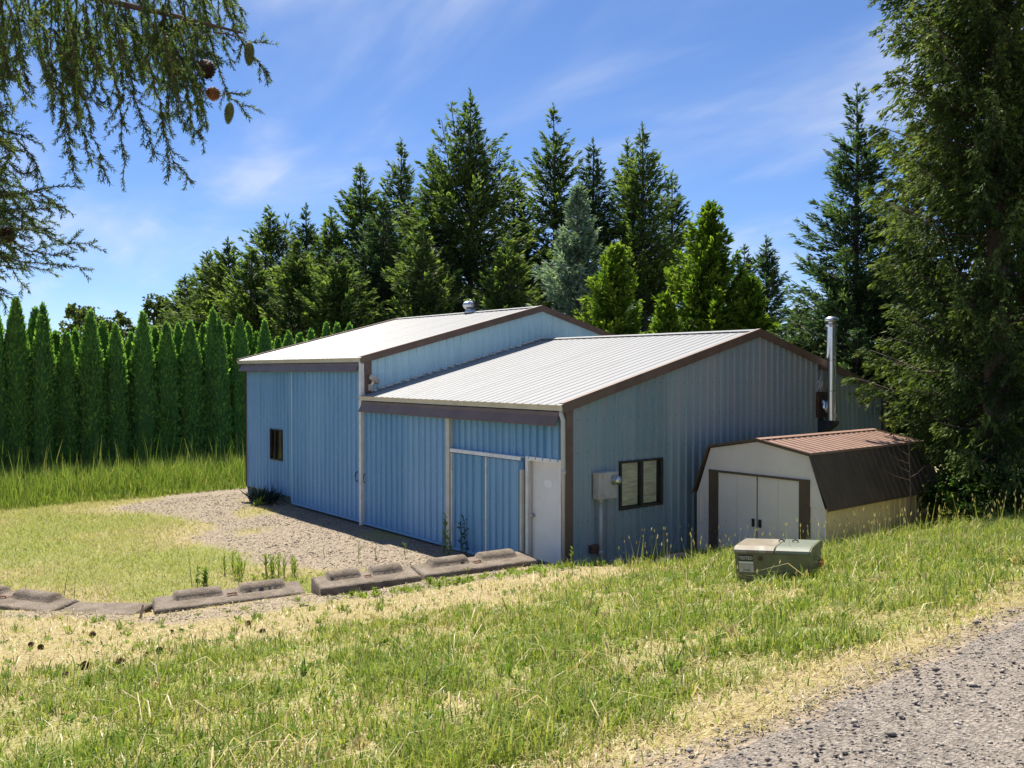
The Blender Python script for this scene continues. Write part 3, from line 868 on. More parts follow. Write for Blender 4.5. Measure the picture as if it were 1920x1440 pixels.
# ------------------------------------------------------------------ things fixed to the barn
st = tag(empty('stove_pipe', (0.27, 8.34, 2.2)), 'tall shiny stainless stove pipe standing on the barn gable wall', 'stove pipe')
def seg(z0, z1, r, mat, nm, n=18):
    MB().tube([(0, 0, z0), (0, 0, z1)], r, n, caps=False).build(nm, mat, st, smooth=True)
for z0, z1 in ((0.36, 1.05), (1.06, 1.78), (1.79, 2.60)):
    seg(z0, z1, 0.112, M['chrome'], 'pipe_section')
for z in (1.03, 1.76):
    seg(z, z + 0.045, 0.117, M['steel'], 'locking_band')
MB().lathe([(0.115, 2.58), (0.145, 2.60), (0.145, 2.63), (0.10, 2.65)], (0, 0, 0), 20).build('storm_collar', M['steel'], st, smooth=True)
MB().lathe([(0.085, 2.64), (0.085, 2.72)], (0, 0, 0), 16).build('cap_neck', M['chrome'], st, smooth=True)
MB().lathe([(0.165, 2.715), (0.17, 2.74), (0.145, 2.785), (0.07, 2.82), (0.01, 2.83)], (0, 0, 0), 20).build('rain_cap', M['steel'], st, smooth=True)
tb = MB()
tb.add([(-0.25, -0.16, 0.34), (0.12, -0.16, 0.34), (0.12, 0.16, 0.34), (-0.25, 0.16, 0.34), (-0.25, -0.16, 0.0), (-0.20, -0.16, 0.0), (-0.20, 0.16, 0.0), (-0.25, 0.16, 0.0), (0.12, -0.16, 0.28), (0.12, 0.16, 0.28)],
       [(0, 1, 2, 3), (0, 4, 5, 8, 1), (3, 2, 9, 6, 7), (1, 8, 9, 2), (5, 6, 9, 8), (0, 3, 7, 4)])
tb.build('wall_support', M['soot'], st)
MB().box(0.085, -0.045, 0.42, 0.119, 0.045, 0.52).build('label_plate', M['sticker_white'], st)
MB().box(-0.25, -0.02, 1.58, -0.06, 0.02, 1.63).build('wall_strap', M['steel'], st)

mt = tag(empty('electric_meter', (0.022, 0.90, 1.38)), 'grey electric meter box on the barn gable beside the blinds window', 'meter box')
MB().box(0, -0.25, 0, 0.16, 0.24, 0.48).build('box', M['meter_grey'], mt, bevel=0.012)
MB().box(-0.005, -0.26, 0.44, 0.175, 0.25, 0.495).build('lid', M['meter_grey'], mt, bevel=0.008)
mm = MB(); mm.tube([(0.16, 0.16, 0.34), (0.185, 0.16, 0.34)], 0.105, 20)
mm.build('ring', M['steel'], mt)
mg = MB(); mg.tube([(0.185, 0.16, 0.34), (0.27, 0.16, 0.34), (0.295, 0.16, 0.34), (0.305, 0.16, 0.34)], [0.085, 0.082, 0.07, 0.03], 20)
mg.build('meter_dome', M['steel'], mt, smooth=True)
MB().tube([(0.165, -0.09, 0.42), (0.172, -0.09, 0.42)], 0.025, 10).build('seal', M['sticker_white'], mt)
cp = MB(); cp.tube([(0.075, -0.12, 0.0), (0.075, -0.12, -1.34)], 0.038, 12); cp.tube([(0.075, -0.12, 0.0), (0.075, -0.12, -0.07)], 0.048, 12); cp.tube([(0.075, -0.12, -0.95), (0.075, -0.12, -1.02)], 0.045, 12)
cp.build('conduit', M['conduit'], mt, smooth=True)
MB().box(0.0, -0.36, -0.98, 0.09, -0.19, -0.83).build('junction_box', M['rust'], mt, bevel=0.006)

fl = tag(empty('security_light', (XM + 0.075, 0.10, 3.36)), 'small metal security light at the corner of the upper gable', 'lamp')
MB().box(0.0, -0.05, -0.10, 0.07, 0.07, 0.05).build('junction_box', M['meter_grey'], fl, bevel=0.006)
MB().tube([(0.06, 0.01, 0.03), (0.10, 0.02, 0.08), (0.11, 0.03, 0.12)], 0.028, 8).build('bracket', M['white_trim'], fl)
hd = MB().box(-0.08, -0.14, 0, 0.08, 0.16, 0.12).build('lamp_head', M['meter_grey'], fl, bevel=0.02)
hd.location = (0.12, 0.03, 0.12); hd.rotation_euler = (-0.45, 0.25, 0.5)
ln = MB().box(-0.065, 0.155, 0.02, 0.065, 0.165, 0.10).build('lens', M['steel'], fl)
ln.location = hd.location; ln.rotation_euler = hd.rotation_euler

tv = tag(empty('turbine_vent', (-10.42, 5.65, zu(5.65) + 0.0)), 'round silver turbine vent on the ridge of the upper roof', 'vent')
MB().lathe([(0.24, 0.0), (0.19, 0.05), (0.19, 0.13)], (0, 0, 0), 20).build('base', M['steel'], tv, smooth=True)
MB().lathe([(0.10, 0.13), (0.16, 0.22), (0.17, 0.30), (0.14, 0.38), (0.05, 0.43)], (0, 0, 0), 16).build('core', M['soot'], tv, smooth=True)
fins = MB()
for k in range(26):
    a = 2 * math.pi * k / 26
    arc = [(0.19, 0.13), (0.262, 0.20), (0.288, 0.285), (0.26, 0.375), (0.165, 0.44), (0.05, 0.465)]
    vs_ = []
    for (r, z) in arc:
        for da, dr in ((-0.115, 0.0), (0.115, -0.03)):
            aa = a + da + (z - 0.13) * 0.8
            vs_.append(((r + dr) * math.cos(aa), (r + dr) * math.sin(aa), z))
    fins.add(vs_, [(2 * i, 2 * i + 1, 2 * i + 3, 2 * i + 2) for i in range(len(arc) - 1)])
fins.build('fins', M['chrome'], tv)
MB().lathe([(0.075, 0.455), (0.07, 0.475), (0.02, 0.482)], (0, 0, 0), 14).build('top_plate', M['steel'], tv, smooth=True)

tv.scale = (0.85, 0.85, 0.85)

# ------------------------------------------------------------------ garden shed
SX0, SX1, SY0, SY1 = 0.42, 3.22, 3.16, 7.35
shed = tag(empty('garden_shed', (0, 0, 0)), 'cream metal garden shed with brown gambrel roof beside the barn', 'shed')
zE, zK, zP, xKl, xKr, xP = 1.34, 2.27, 2.46, 0.73, 2.90, 1.815
def zshed(x):
    return float(np.interp(x, [0.35, xKl, xP, xKr, 3.28], [zE, zK, zP, zK, zE]))
# front: gable plate, side strips, dark jambs and two doors
gf = MB()
gf.add([(0.43, SY0, 1.335), (0.72, SY0, 1.335), (0.72, SY0, 1.80), (2.91, SY0, 1.80), (2.91, SY0, 1.335), (3.20, SY0, 1.335), (2.88, SY0, 2.23), (1.815, SY0, 2.42), (0.75, SY0, 2.23)],
       [(0, 1, 2, 8), (2, 3, 6, 7, 8), (3, 4, 5, 6)])
gf.build('front_gable', M['shed_front'], shed)
for x0, x1 in ((SX0, 0.72), (2.91, SX1)):
    sheet('wall_panel', M['shed_front'], shed, (x0, SY0 + 0.012, 0), X_, Z_, MY_, x1 - x0, const(0.02), const(1.335), pitch=0.15, rh=0.012, rb=0.03, rt=0.012)
MB().box(0.72, SY0 - 0.02, 0.0, 0.93, SY0 + 0.02, 1.775).build('door_jamb', M['shed_brown'], shed)
MB().box(2.70, SY0 - 0.02, 0.0, 2.91, SY0 + 0.02, 1.775).build('door_jamb', M['shed_brown'], shed)
MB().box(0.72, SY0 - 0.03, 1.776, 2.91, SY0 + 0.015, 1.815).build('door_header', M['shed_brown'], shed)
for x0, x1, hx in ((0.935, 1.80, 1.74), (1.825, 2.695, 1.885)):
    d = MB()
    w = (x1 - x0) / 2
    d.box(x0, SY0 + 0.005, 0.03, x0 + w - 0.004, SY0 + 0.03, 1.77)
    d.box(x0 + w + 0.004, SY0 + 0.002, 0.03, x1, SY0 + 0.03, 1.77)
    d.box(x0 + w - 0.004, SY0 + 0.012, 0.03, x0 + w + 0.004, SY0 + 0.03, 1.77)
    dr = d.build('door', M['shed_front'], shed)
    MB().box(hx - 0.028, SY0 - 0.028, 0.83, hx + 0.028, SY0 + 0.001, 0.98).build('handle', M['black'], dr, bevel=0.008)
MB().box(1.80, SY0 + 0.015, 0.03, 1.825, SY0 + 0.03, 1.77).build('door_gap', M['dark_inside'], shed)
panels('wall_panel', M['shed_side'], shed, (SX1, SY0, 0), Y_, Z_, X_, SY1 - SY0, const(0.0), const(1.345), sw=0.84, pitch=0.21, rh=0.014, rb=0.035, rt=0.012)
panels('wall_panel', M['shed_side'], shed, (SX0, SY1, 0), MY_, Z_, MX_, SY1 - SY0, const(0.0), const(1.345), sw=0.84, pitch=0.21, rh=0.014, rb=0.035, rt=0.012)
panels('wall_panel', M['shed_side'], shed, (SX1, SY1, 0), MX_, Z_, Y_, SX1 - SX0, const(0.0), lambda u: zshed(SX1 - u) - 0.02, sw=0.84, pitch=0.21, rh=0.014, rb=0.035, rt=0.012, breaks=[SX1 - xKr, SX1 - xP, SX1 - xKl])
def shed_roof(xa, za, xb_, zb, mat):
    L = math.hypot(xb_ - xa, zb - za)
    v = ((xb_ - xa) / L, 0, (zb - za) / L)
    s = 1 if xa > xb_ else -1
    n = (s * abs(zb - za) / L, 0, abs(xb_ - xa) / L)
    o = (xa, SY0 - 0.04, za) if s > 0 else (xa, SY1 + 0.04, za)
    panels('roof_panel', mat, shed, o, Y_ if s > 0 else MY_, v, n, SY1 - SY0 + 0.08, const(0), const(L), sw=0.61, pitch=0.205, rh=0.018, rb=0.03, rt=0.012)
shed_roof(3.29, zE - 0.01, xKr, zK, M['shed_brown'])
shed_roof(0.34, zE - 0.01, xKl, zK, M['shed_brown'])
shed_roof(xKr + 0.01, zK, xP, zP, M['shed_roof'])
shed_roof(xKl - 0.01, zK, xP, zP, M['shed_roof'])
MB().extrude([(-0.10, -0.017), (0, 0.004), (0.10, -0.017), (0.10, -0.025), (0, -0.006), (-0.10, -0.025)], (xP, SY0 - 0.05, zP + 0.03), (xP, SY1 + 0.05, zP + 0.03), X_, Z_).build('ridge_cap', M['shed_roof'], shed)
for y in (SY0 - 0.055, SY1 + 0.045):
    e = MB()
    pts = [(0.335, zE - 0.02), (xKl - 0.01, zK), (xP, zP + 0.004), (xKr + 0.01, zK), (3.295, zE - 0.02)]
    for p, q in zip(pts[:-1], pts[1:]):
        e.extrude([(0, 0.022), (0.012, 0.022), (0.012, -0.03), (0, -0.03)], (p[0], y, p[1]), (q[0], y, q[1]), Y_, Z_)
    e.build('roof_edge', M['shed_brown'], shed)
MB().box(3.275, SY0 - 0.04, zE - 0.035, 3.30, SY1 + 0.04, zE - 0.008).build('eave_trim', M['shed_brown'], shed)
MB().box(xKr - 0.005, SY0 - 0.04, zK - 0.02, xKr + 0.03, SY1 + 0.04, zK + 0.024).build('eave_trim', M['shed_roof'], shed)

# ------------------------------------------------------------------ pad transformer
def text_mesh(txt, size, mat, name, parent):
    c = bpy.data.curves.new('txt', 'FONT')
    c.body = txt; c.size = size; c.extrude = 0.0015; c.align_x = 'LEFT'
    t = bpy.data.objects.new('txt', c); col.objects.link(t)
    dg = bpy.context.evaluated_depsgraph_get()
    me = bpy.data.meshes.new_from_object(t.evaluated_get(dg))
    bpy.data.objects.remove(t)
    bpy.data.curves.remove(c)
    me.materials.clear(); me.materials.append(mat)
    o = bpy.data.objects.new(name, me); col.objects.link(o); o.parent = parent
    return o
TW, TD, TH = 0.86, 0.50, 0.48
TX, TY = [float(v) for v in ground_at(1382, 1092)[:2]]
tr = tag(empty('transformer_box', (TX, TY, float(hgt(TX, TY)) - 0.055)), 'olive green steel electrical transformer box leaning in the grass before the shed', 'utility box')
TLEAN = rad(-4.5)
tr.rotation_euler = (rad(0.5), TLEAN, rad(17))
body = [(0, -0.1), (0, TH - 0.10), (0.03, TH - 0.055), (0.09, TH - 0.035), (TD, TH), (TD, -0.1)]
b1 = MB()
def tbody(x0, x1, inset):
    b1.extrude([(a + inset if a < 0.05 else a, b) for a, b in [(0, -0.15), (0, TH - 0.08), (TD, TH - 0.07), (TD, -0.15)]], (x0, 0, 0), (x1, 0, 0), Y_, Z_)
tbody(0, TW, 0.0)
b1.build('body', M['tgreen'], tr, bevel=0.006)
lid = [(-0.010, TH - 0.085), (-0.010, TH - 0.07), (0.0, TH - 0.045), (0.03, TH - 0.02), (0.08, TH - 0.008), (TD - 0.05, TH + 0.012), (TD + 0.01, TH - 0.02), (TD + 0.01, TH - 0.085)]
MB().extrude(lid, (-0.012, 0, 0), (0.47, 0, 0), Y_, Z_).build('lid', M['tlid2'], tr, bevel=0.012)
MB().extrude([(a, b + (0.003 if b > TH - 0.1 else 0)) for a, b in lid], (0.475, 0, 0), (TW + 0.012, 0, 0), Y_, Z_).build('lid', M['tlid'], tr, bevel=0.012)
MB().extrude(lid, (TW + 0.0125, 0, 0), (TW + 0.018, 0, 0), Y_, Z_).build('end_plate', M['tgreen'], tr)
MB().tube([(0.30, -0.002, TH - 0.14), (0.30, -0.028, TH - 0.14)], [0.026, 0.020], 10).build('bolt', M['rust'], tr)
for x in (0.44, 0.60):
    MB().tube([(x, TD * 0.6, TH), (x, TD * 0.6, TH + 0.025), (x + 0.03, TD * 0.6, TH + 0.035), (x + 0.06, TD * 0.6, TH + 0.025), (x + 0.06, TD * 0.6, TH)], 0.008, 6).build('lifting_eye', M['black'], tr)
MB().box(0.045, -0.004, TH - 0.175, 0.215, -0.0005, TH - 0.098).build('sticker', M['sticker_dark'], tr)
tx = text_mesh('TESTED', 0.052, M['letters'], 'lettering', tr)
tx.location = (0.049, -0.006, TH - 0.156); tx.rotation_euler = (math.pi / 2, 0, 0)
wd = max(v.co.x for v in tx.data.vertices); tx.scale = (0.162 / wd, 1.0, 1)
MB().box(0.045, -0.004, TH - 0.205, 0.215, -0.0005, TH - 0.179).build('sticker', M['sticker_white'], tr)
stk = MB().box(0.045, -0.004, TH - 0.300, 0.215, -0.0005, TH - 0.212).build('sticker', M['sticker_cream'], tr)
MB().box(0.09, -0.0055, TH - 0.282, 0.175, -0.0045, TH - 0.273).build('printed_line', M['sticker_dark'], stk)
for i in range(3):
    MB().box(0.06, -0.0055, TH - 0.232 - 0.013 * i, 0.20 - 0.015 * i, -0.0045, TH - 0.229 - 0.013 * i).build('printed_line', M['letters_faint'], stk)
nb = text_mesh('4121', 0.075, M['letters_faint'], 'lettering', tr)
nb.location = (TW + 0.0205, 0.16, TH - 0.17); nb.rotation_euler = (math.pi / 2, 0, math.pi / 2)
MB().box(TW + 0.018, 0.35, TH - 0.33, TW + 0.0215, 0.49, TH - 0.20).build('warning_sticker', M['sticker_orange'], tr)

# ------------------------------------------------------------------ concrete curb pieces
def curb_mesh(L=2.2, Wd=0.60, T=0.17, seed=0, flat=False):
    rng = np.random.default_rng(seed)
    nxs, nys = 89, 25
    xs = np.linspace(0, L, nxs); ys = np.linspace(0, Wd, nys)
    Xg, Yg = np.meshgrid(xs, ys, indexing='ij')
    def pill(x0, x1):
        ax = np.clip(np.minimum(Xg - x0, x1 - Xg) / 0.045, 0, 1)
        w = np.clip(1 - ((Yg - 0.455) / 0.145) ** 2, 0, 1)
        return 0.10 * np.sqrt(w) * np.sqrt(np.clip(1 - (1 - ax) ** 2, 0, 1))
    top = T + (0 if flat else 1) * (pill(0.28, 0.99) + pill(1.23, 1.94))
    top += 0.006 * (vnoise(Xg * 7 + seed * 3, Yg * 7, seed) - 0.5) + 0.007 * (vnoise(Xg * 23, Yg * 23, seed + 4) - 0.5)
    ex = np.minimum(np.minimum(Xg, L - Xg), np.minimum(Yg, Wd - Yg))
    top -= 0.030 * np.clip(1 - ex / 0.035, 0, 1) ** 2 * (0.6 + 0.8 * vnoise(Xg * 7, Yg * 7, seed + 8))
    Vt = np.stack([Xg, Yg, top], -1).reshape(-1, 3)
    I = np.arange(nxs * nys).reshape(nxs, nys)
    Qd = list(np.stack([I[:-1, :-1], I[1:, :-1], I[1:, 1:], I[:-1, 1:]], -1).reshape(-1, 4))
    rim = list(I[:, 0]) + list(I[-1, 1:]) + list(I[-2::-1, -1]) + list(I[0, -2:0:-1])
    Vb = Vt[rim].copy(); Vb[:, 2] = -0.25
    Vb[:, 0] += rng.normal(0, 0.006, len(Vb)); Vb[:, 1] += rng.normal(0, 0.006, len(Vb))
    nb_ = len(Vt)
    n = len(rim)
    for i in range(n):
        Qd.append((rim[i], nb_ + i, nb_ + (i + 1) % n, rim[(i + 1) % n]))
    return np_mesh('curb_block', np.concatenate([Vt, Vb]), quads=np.array(Qd))
loopm = MB(); loopm.tube([(1.06, 0.28, 0.16), (1.06, 0.28, 0.195), (1.10, 0.26, 0.20), (1.16, 0.26, 0.20), (1.18, 0.28, 0.195), (1.18, 0.28, 0.16)], 0.009, 6)
loopm.box(1.04, 0.22, 0.165, 1.20, 0.36, 0.176)
def curb(p0, p1, z0, z1, roll, label, seed):
    p0 = Vector((*p0, z0)); p1 = Vector((*p1, z1))
    d = p1 - p0
    e = empty('concrete_curb', p0)
    e.rotation_euler = (roll, -math.asin(d.z / d.length), math.atan2(d.y, d.x))
    tag(e, label, 'curb', 'concrete curb blocks along the top of the gravel yard')
    me = curb_mesh(2.2, 0.60, 0.17, seed)
    link('block', me, M['concrete'], e, smooth=False)
    loopm.build('lifting_loop', M['rust'], e)
    for c in e.children:
        c.scale = (d.length / 2.23, 1, 1)
    return e
curb((-0.32, -2.81), (-0.01, -0.61), 0.275, 0.275, 0.10, 'concrete curb block whose far end almost reaches the white door', 1)
curb((-0.71, -4.46), (-0.34, -2.84), 0.245, 0.265, 0.10, 'concrete curb block raised above and overlapping the low block on its left', 2)
curb((-1.77, -6.59), (-1.22, -4.41), 0.06, 0.09, 0.10, 'low concrete curb block with the pale stake at its left end', 3)
curb((-5.08, -9.05), (-3.03, -7.72), 0.03, -0.04, 0.08, 'half buried concrete curb block running out of the left edge', 4)
stub = curb_mesh(2.2, 0.60, 0.17, 6, flat=True)
e = empty('concrete_curb', (-3.0, -7.70, -0.07)); e.rotation_euler = (0.06, -0.035, math.atan2(0.87, 0.98))
tag(e, 'flat buried concrete curb slab between the left edge block and the pale stake', 'curb', 'concrete curb blocks along the top of the gravel yard')
link('block', stub, M['concrete'], e).scale = (0.60, 1, 1)

sk = MB(); sk.tube([(-1.38, -6.92, float(hgt(-1.38, -6.92)) - 0.05), (-1.36, -6.90, 0.30), (-1.33, -6.88, 0.46)], [0.022, 0.02, 0.012], 6)
tag(sk.build('wooden_stake', M['wood_grey']), 'short pale weathered stake stuck at the low curb block', 'stake')
lg = MB(); zl0 = float(hgt(1.45, 0.62)); zl1 = float(hgt(1.40, 1.60))
lg.tube([(1.46, 0.55, zl0 + 0.05), (1.45, 0.85, zl0 + 0.09), (1.42, 1.2, zl0 + 0.11), (1.38, 1.55, zl1 + 0.10), (1.36, 1.72, zl1 + 0.06)], [0.05, 0.075, 0.085, 0.08, 0.045], 9)
tag(lg.build('fallen_log', M['wood_grey'], smooth=True), 'grey brown fallen log lying against the grass below the gable window', 'log')

# ------------------------------------------------------------------ foliage builders
def blades(P, Dv, Ln, Wd, rng, flat=0.6, tint=None):
    """diamond leaves: base P, direction Dv, length Ln, half-width Wd"""
    n = len(P)
    Dv = Dv / (np.linalg.norm(Dv, axis=1, keepdims=True) + 1e-9)
    nr = rng.normal(0, flat, (n, 3)); nr[:, 2] += 1.0
    S = np.cross(Dv, nr); S /= (np.linalg.norm(S, axis=1, keepdims=True) + 1e-9)
    Ln = Ln[:, None]; Wd = Wd[:, None]
    mid = P + Dv * Ln * 0.45
    V = np.stack([P, mid + S * Wd, P + Dv * Ln, mid - S * Wd], 1).reshape(-1, 3)
    Q = np.arange(4 * n).reshape(n, 4)
    T = np.repeat(tint, 4) if tint is not None else None
    return V, Q, T
def limb_tubes(A, B, C, ra, rb):
    """3-sided two-piece tubes A->B->C"""
    n = len(A)
    d = C - A; d /= np.linalg.norm(d, axis=1, keepdims=True) + 1e-9
    s = np.cross(d, np.array([0.13, 0.2, 1.0])); s /= np.linalg.norm(s, axis=1, keepdims=True) + 1e-9
    u = np.cross(s, d)
    rings = []
    for Pp, r in ((A, ra), (B, (ra + rb) / 2), (C, rb)):
        for k in range(3):
            a = 2 * math.pi * k / 3
            rings.append(Pp + (s * math.cos(a) + u * math.sin(a)) * r[:, None])
    V = np.stack(rings, 1).reshape(-1, 3)
    base = np.arange(n)[:, None] * 9
    Qs = []
    for i in range(2):
        for k in range(3):
            Qs.append(base + np.array([i * 3 + k, i * 3 + (k + 1) % 3, (i + 1) * 3 + (k + 1) % 3, (i + 1) * 3 + k]))
    return V, np.stack(Qs, 1).reshape(-1, 4)
def trunk_mesh(H, r0, rng, n=9, k=10, lean=0.0):
    zs = np.linspace(-0.3, H, k)
    ox = np.cumsum(rng.normal(0, 0.02 + lean, k)) ; oy = np.cumsum(rng.normal(0, 0.02 + lean, k))
    rr = r0 * (1 - np.clip(zs / H, 0, 1)) ** 0.8 + 0.012
    V = []; Q = []
    for i in range(k):
        for j in range(n):
            a = 2 * math.pi * j / n
            V.append((ox[i] + rr[i] * math.cos(a), oy[i] + rr[i] * math.sin(a), zs[i]))
    for i in range(k - 1):
        for j in range(n):
            Q.append((i * n + j, i * n + (j + 1) % n, (i + 1) * n + (j + 1) % n, (i + 1) * n + j))
    return np.array(V), np.array(Q), (zs, ox, oy)

def conifer(H, R, seed, nb=170, t0=0.06, pw=0.85, e_low=-8, e_top=48, curl=0.10, dens=11, bl=0.20, bwr=0.17, kd=15, fwd=0.75, lat=0.75,
            hang=0.0, flat=0.6, r0=None, top_gap=0.0, jit=0.22, forks=(), tip_light=0.35, az_keep=None, tlf=0.42, bj=0.42, spire=0.0):
    rng = np.random.default_rng(seed)
    tV, tQ, (zs, ox, oy) = trunk_mesh(H, r0 or H * 0.013, rng)
    t = t0 + (0.985 - t0) * np.sort(rng.random(nb)) ** 0.9
    az = np.arange(nb) * 2.39996 + rng.normal(0, 0.35, nb)
    L = R * (1 - t) ** pw * rng.uniform(1 - jit * 1.6, 1 + jit, nb) + 0.10
    L *= 1 - 0.30 * np.exp(-((t - t0) / 0.06) ** 2)
    if spire:
        k_ = (t < 1 - spire) | (rng.random(nb) < 0.45)
        t, az, L = t[k_], az[k_], L[k_] * np.where(t[k_] > 1 - spire, 0.75, 1.0); nb = len(t)
    el = np.radians(e_low + (e_top - e_low) * t ** 1.3 + rng.normal(0, 7, nb))
    zb = t * H
    bx = np.interp(zb, zs, ox); by = np.interp(zb, zs, oy)
    B0 = np.stack([bx, by, zb], 1)
    stems = []
    for (f_h, f_len, f_az, f_n) in forks:                                    # secondary leaders
        th = f_h * H
        a0 = np.array([np.interp(th, zs, ox), np.interp(th, zs, oy), th])
        ft = np.sort(rng.random(f_n))
        off = np.array([math.cos(f_az), math.sin(f_az), 0])
        fp = a0 + np.outer(ft ** 0.6 * f_len * 0.28, off) + np.outer(ft * f_len, [0, 0, 1])
        stems.append((a0, fp[len(fp) // 2], fp[-1] + np.array([0, 0, 0.25])))
        B0 = np.concatenate([B0, fp]); az = np.concatenate([az, rng.uniform(0, 6.28, f_n)])
        L = np.concatenate([L, (1 - ft) ** 0.8 * f_len * 0.38 * rng.uniform(0.6, 1.1, f_n) + 0.08])
        el = np.concatenate([el, np.radians(15 + 35 * ft + rng.normal(0, 8, f_n))]); t = np.concatenate([t, np.full(f_n, 0.85)])
    if az_keep is not None:
        k = az_keep(az, t); B0, az, L, el, t = B0[k], az[k], L[k], el[k], t[k]
    n = len(L)
    er = np.stack([np.cos(az), np.sin(az), np.zeros(n)], 1)
    et = np.stack([-np.sin(az), np.cos(az), np.zeros(n)], 1)
    def along(i, s):
        return B0[i] + er[i] * (L[i] * s * np.cos(el[i]))[:, None] + np.array([0, 0, 1.0]) * (L[i] * (s * np.sin(el[i]) + curl * s * s - 0.10 * s * (1 - s)))[:, None]
    ii = np.arange(n)
    lr = 0.006 + 0.011 * L
    lV, lQ = limb_tubes(B0, along(ii, np.full(n, 0.5)), along(ii, np.full(n, 0.96)), lr, lr * 0.25)
    if stems:
        sA, sB, sC = [np.array(q) for q in zip(*stems)]
        eV, eQ = limb_tubes(sA, sB, sC, np.full(len(sA), 0.07), np.full(len(sA), 0.015))
        lQ = np.concatenate([lQ, eQ + len(lV)]); lV = np.concatenate([lV, eV])
    # twigs
    m = (L * dens).astype(int) + 5
    i = np.repeat(ii, m)
    s = rng.random(len(i)) ** 0.75 * 0.92 + 0.08
    sd = np.where(rng.random(len(i)) < 0.5, -1.0, 1.0)
    P = along(i, s)
    tl = np.clip((0.10 + tlf * (1 - s)) * L[i], 0.09, 0.85) * rng.uniform(0.6, 1.15, len(i))
    td = er[i] * (fwd + 0.5 * s ** 3)[:, None] + et[i] * (sd * lat * (1 - 0.6 * s ** 2))[:, None] + rng.normal(0, 0.16, (len(i), 3))
    td[:, 2] += np.tan(el[i]) * 0.5 + curl * 1.2 * s - hang
    td /= np.linalg.norm(td, axis=1, keepdims=True)
    # blades
    kb = (tl * kd).astype(int) + 2
    j = np.repeat(np.arange(len(i)), kb)
    u = rng.random(len(j))
    drop = np.zeros((len(j), 3)); drop[:, 2] = -hang * 0.5 * (u * tl[j]) ** 2
    BP = P[j] + td[j] * (u * tl[j])[:, None] + drop + rng.normal(0, 0.018, (len(j), 3))
    bd = td[j] * 0.9 + rng.normal(0, bj, (len(j), 3)) + er[i[j]] * 0.15
    bd[:, 2] -= hang * 0.35
    ln = bl * rng.uniform(0.55, 1.25, len(j))
    tw = rng.normal(0.32, 0.16, len(j)) + tip_light * (np.clip(s[j] * 0.5 + u * 0.5, 0, 1) ** 3) + 0.12 * rng.normal(0, 1, n)[i[j]]
    V, Q, T = blades(BP, bd, ln, ln * bwr * rng.uniform(0.7, 1.3, len(j)), rng, flat, np.clip(tw, 0, 1))
    # leader shoot
    nl = 30
    lp = np.zeros((nl, 3)); lp[:, 2] = H - 0.06 * H * rng.random(nl) + 0.01 * H
    lp[:, 0] += ox[-1]; lp[:, 1] += oy[-1]
    ld = rng.normal(0, 0.6, (nl, 3)); ld[:, 2] = 1
    V2, Q2, T2 = blades(lp, ld, np.full(nl, bl * 0.9), np.full(nl, bl * 0.12), rng, 1.0, np.full(nl, 0.4))
    V, Q, T = np.concatenate([V, V2]), np.concatenate([Q, Q2 + len(V)]), np.concatenate([T, T2])
    return (tV, tQ, lV, lQ), (V, Q, T)

def put_tree(name, parts, leaf, loc, label, cat='tree', group=None, rz=0.0, bark='bark'):
    (tV, tQ, lV, lQ), (V, Q, T) = parts
    e = empty(name, loc, rz)
    tag(e, label, cat, group)
    link('trunk', np_mesh('trunk', tV, quads=tQ), M[bark], e, smooth=True)
    if lV is not None and len(lV):
        tag(link('branches', np_mesh('branches', lV, quads=lQ), M[bark], e), kind='stuff')
    link('crown', np_mesh('crown', V, quads=Q, tint=T), M[leaf], e)
    return e

TRI = [0]
def tree_at(px, py, d, halfw, **k):
    """height, radius and place of a tree whose tip shows at (px, py) at depth d"""
    p = W(px, py, d)
    z0 = float(hgt(p[0], p[1]))
    return (p[0], p[1], z0), p[2] - z0, halfw * d / FPX

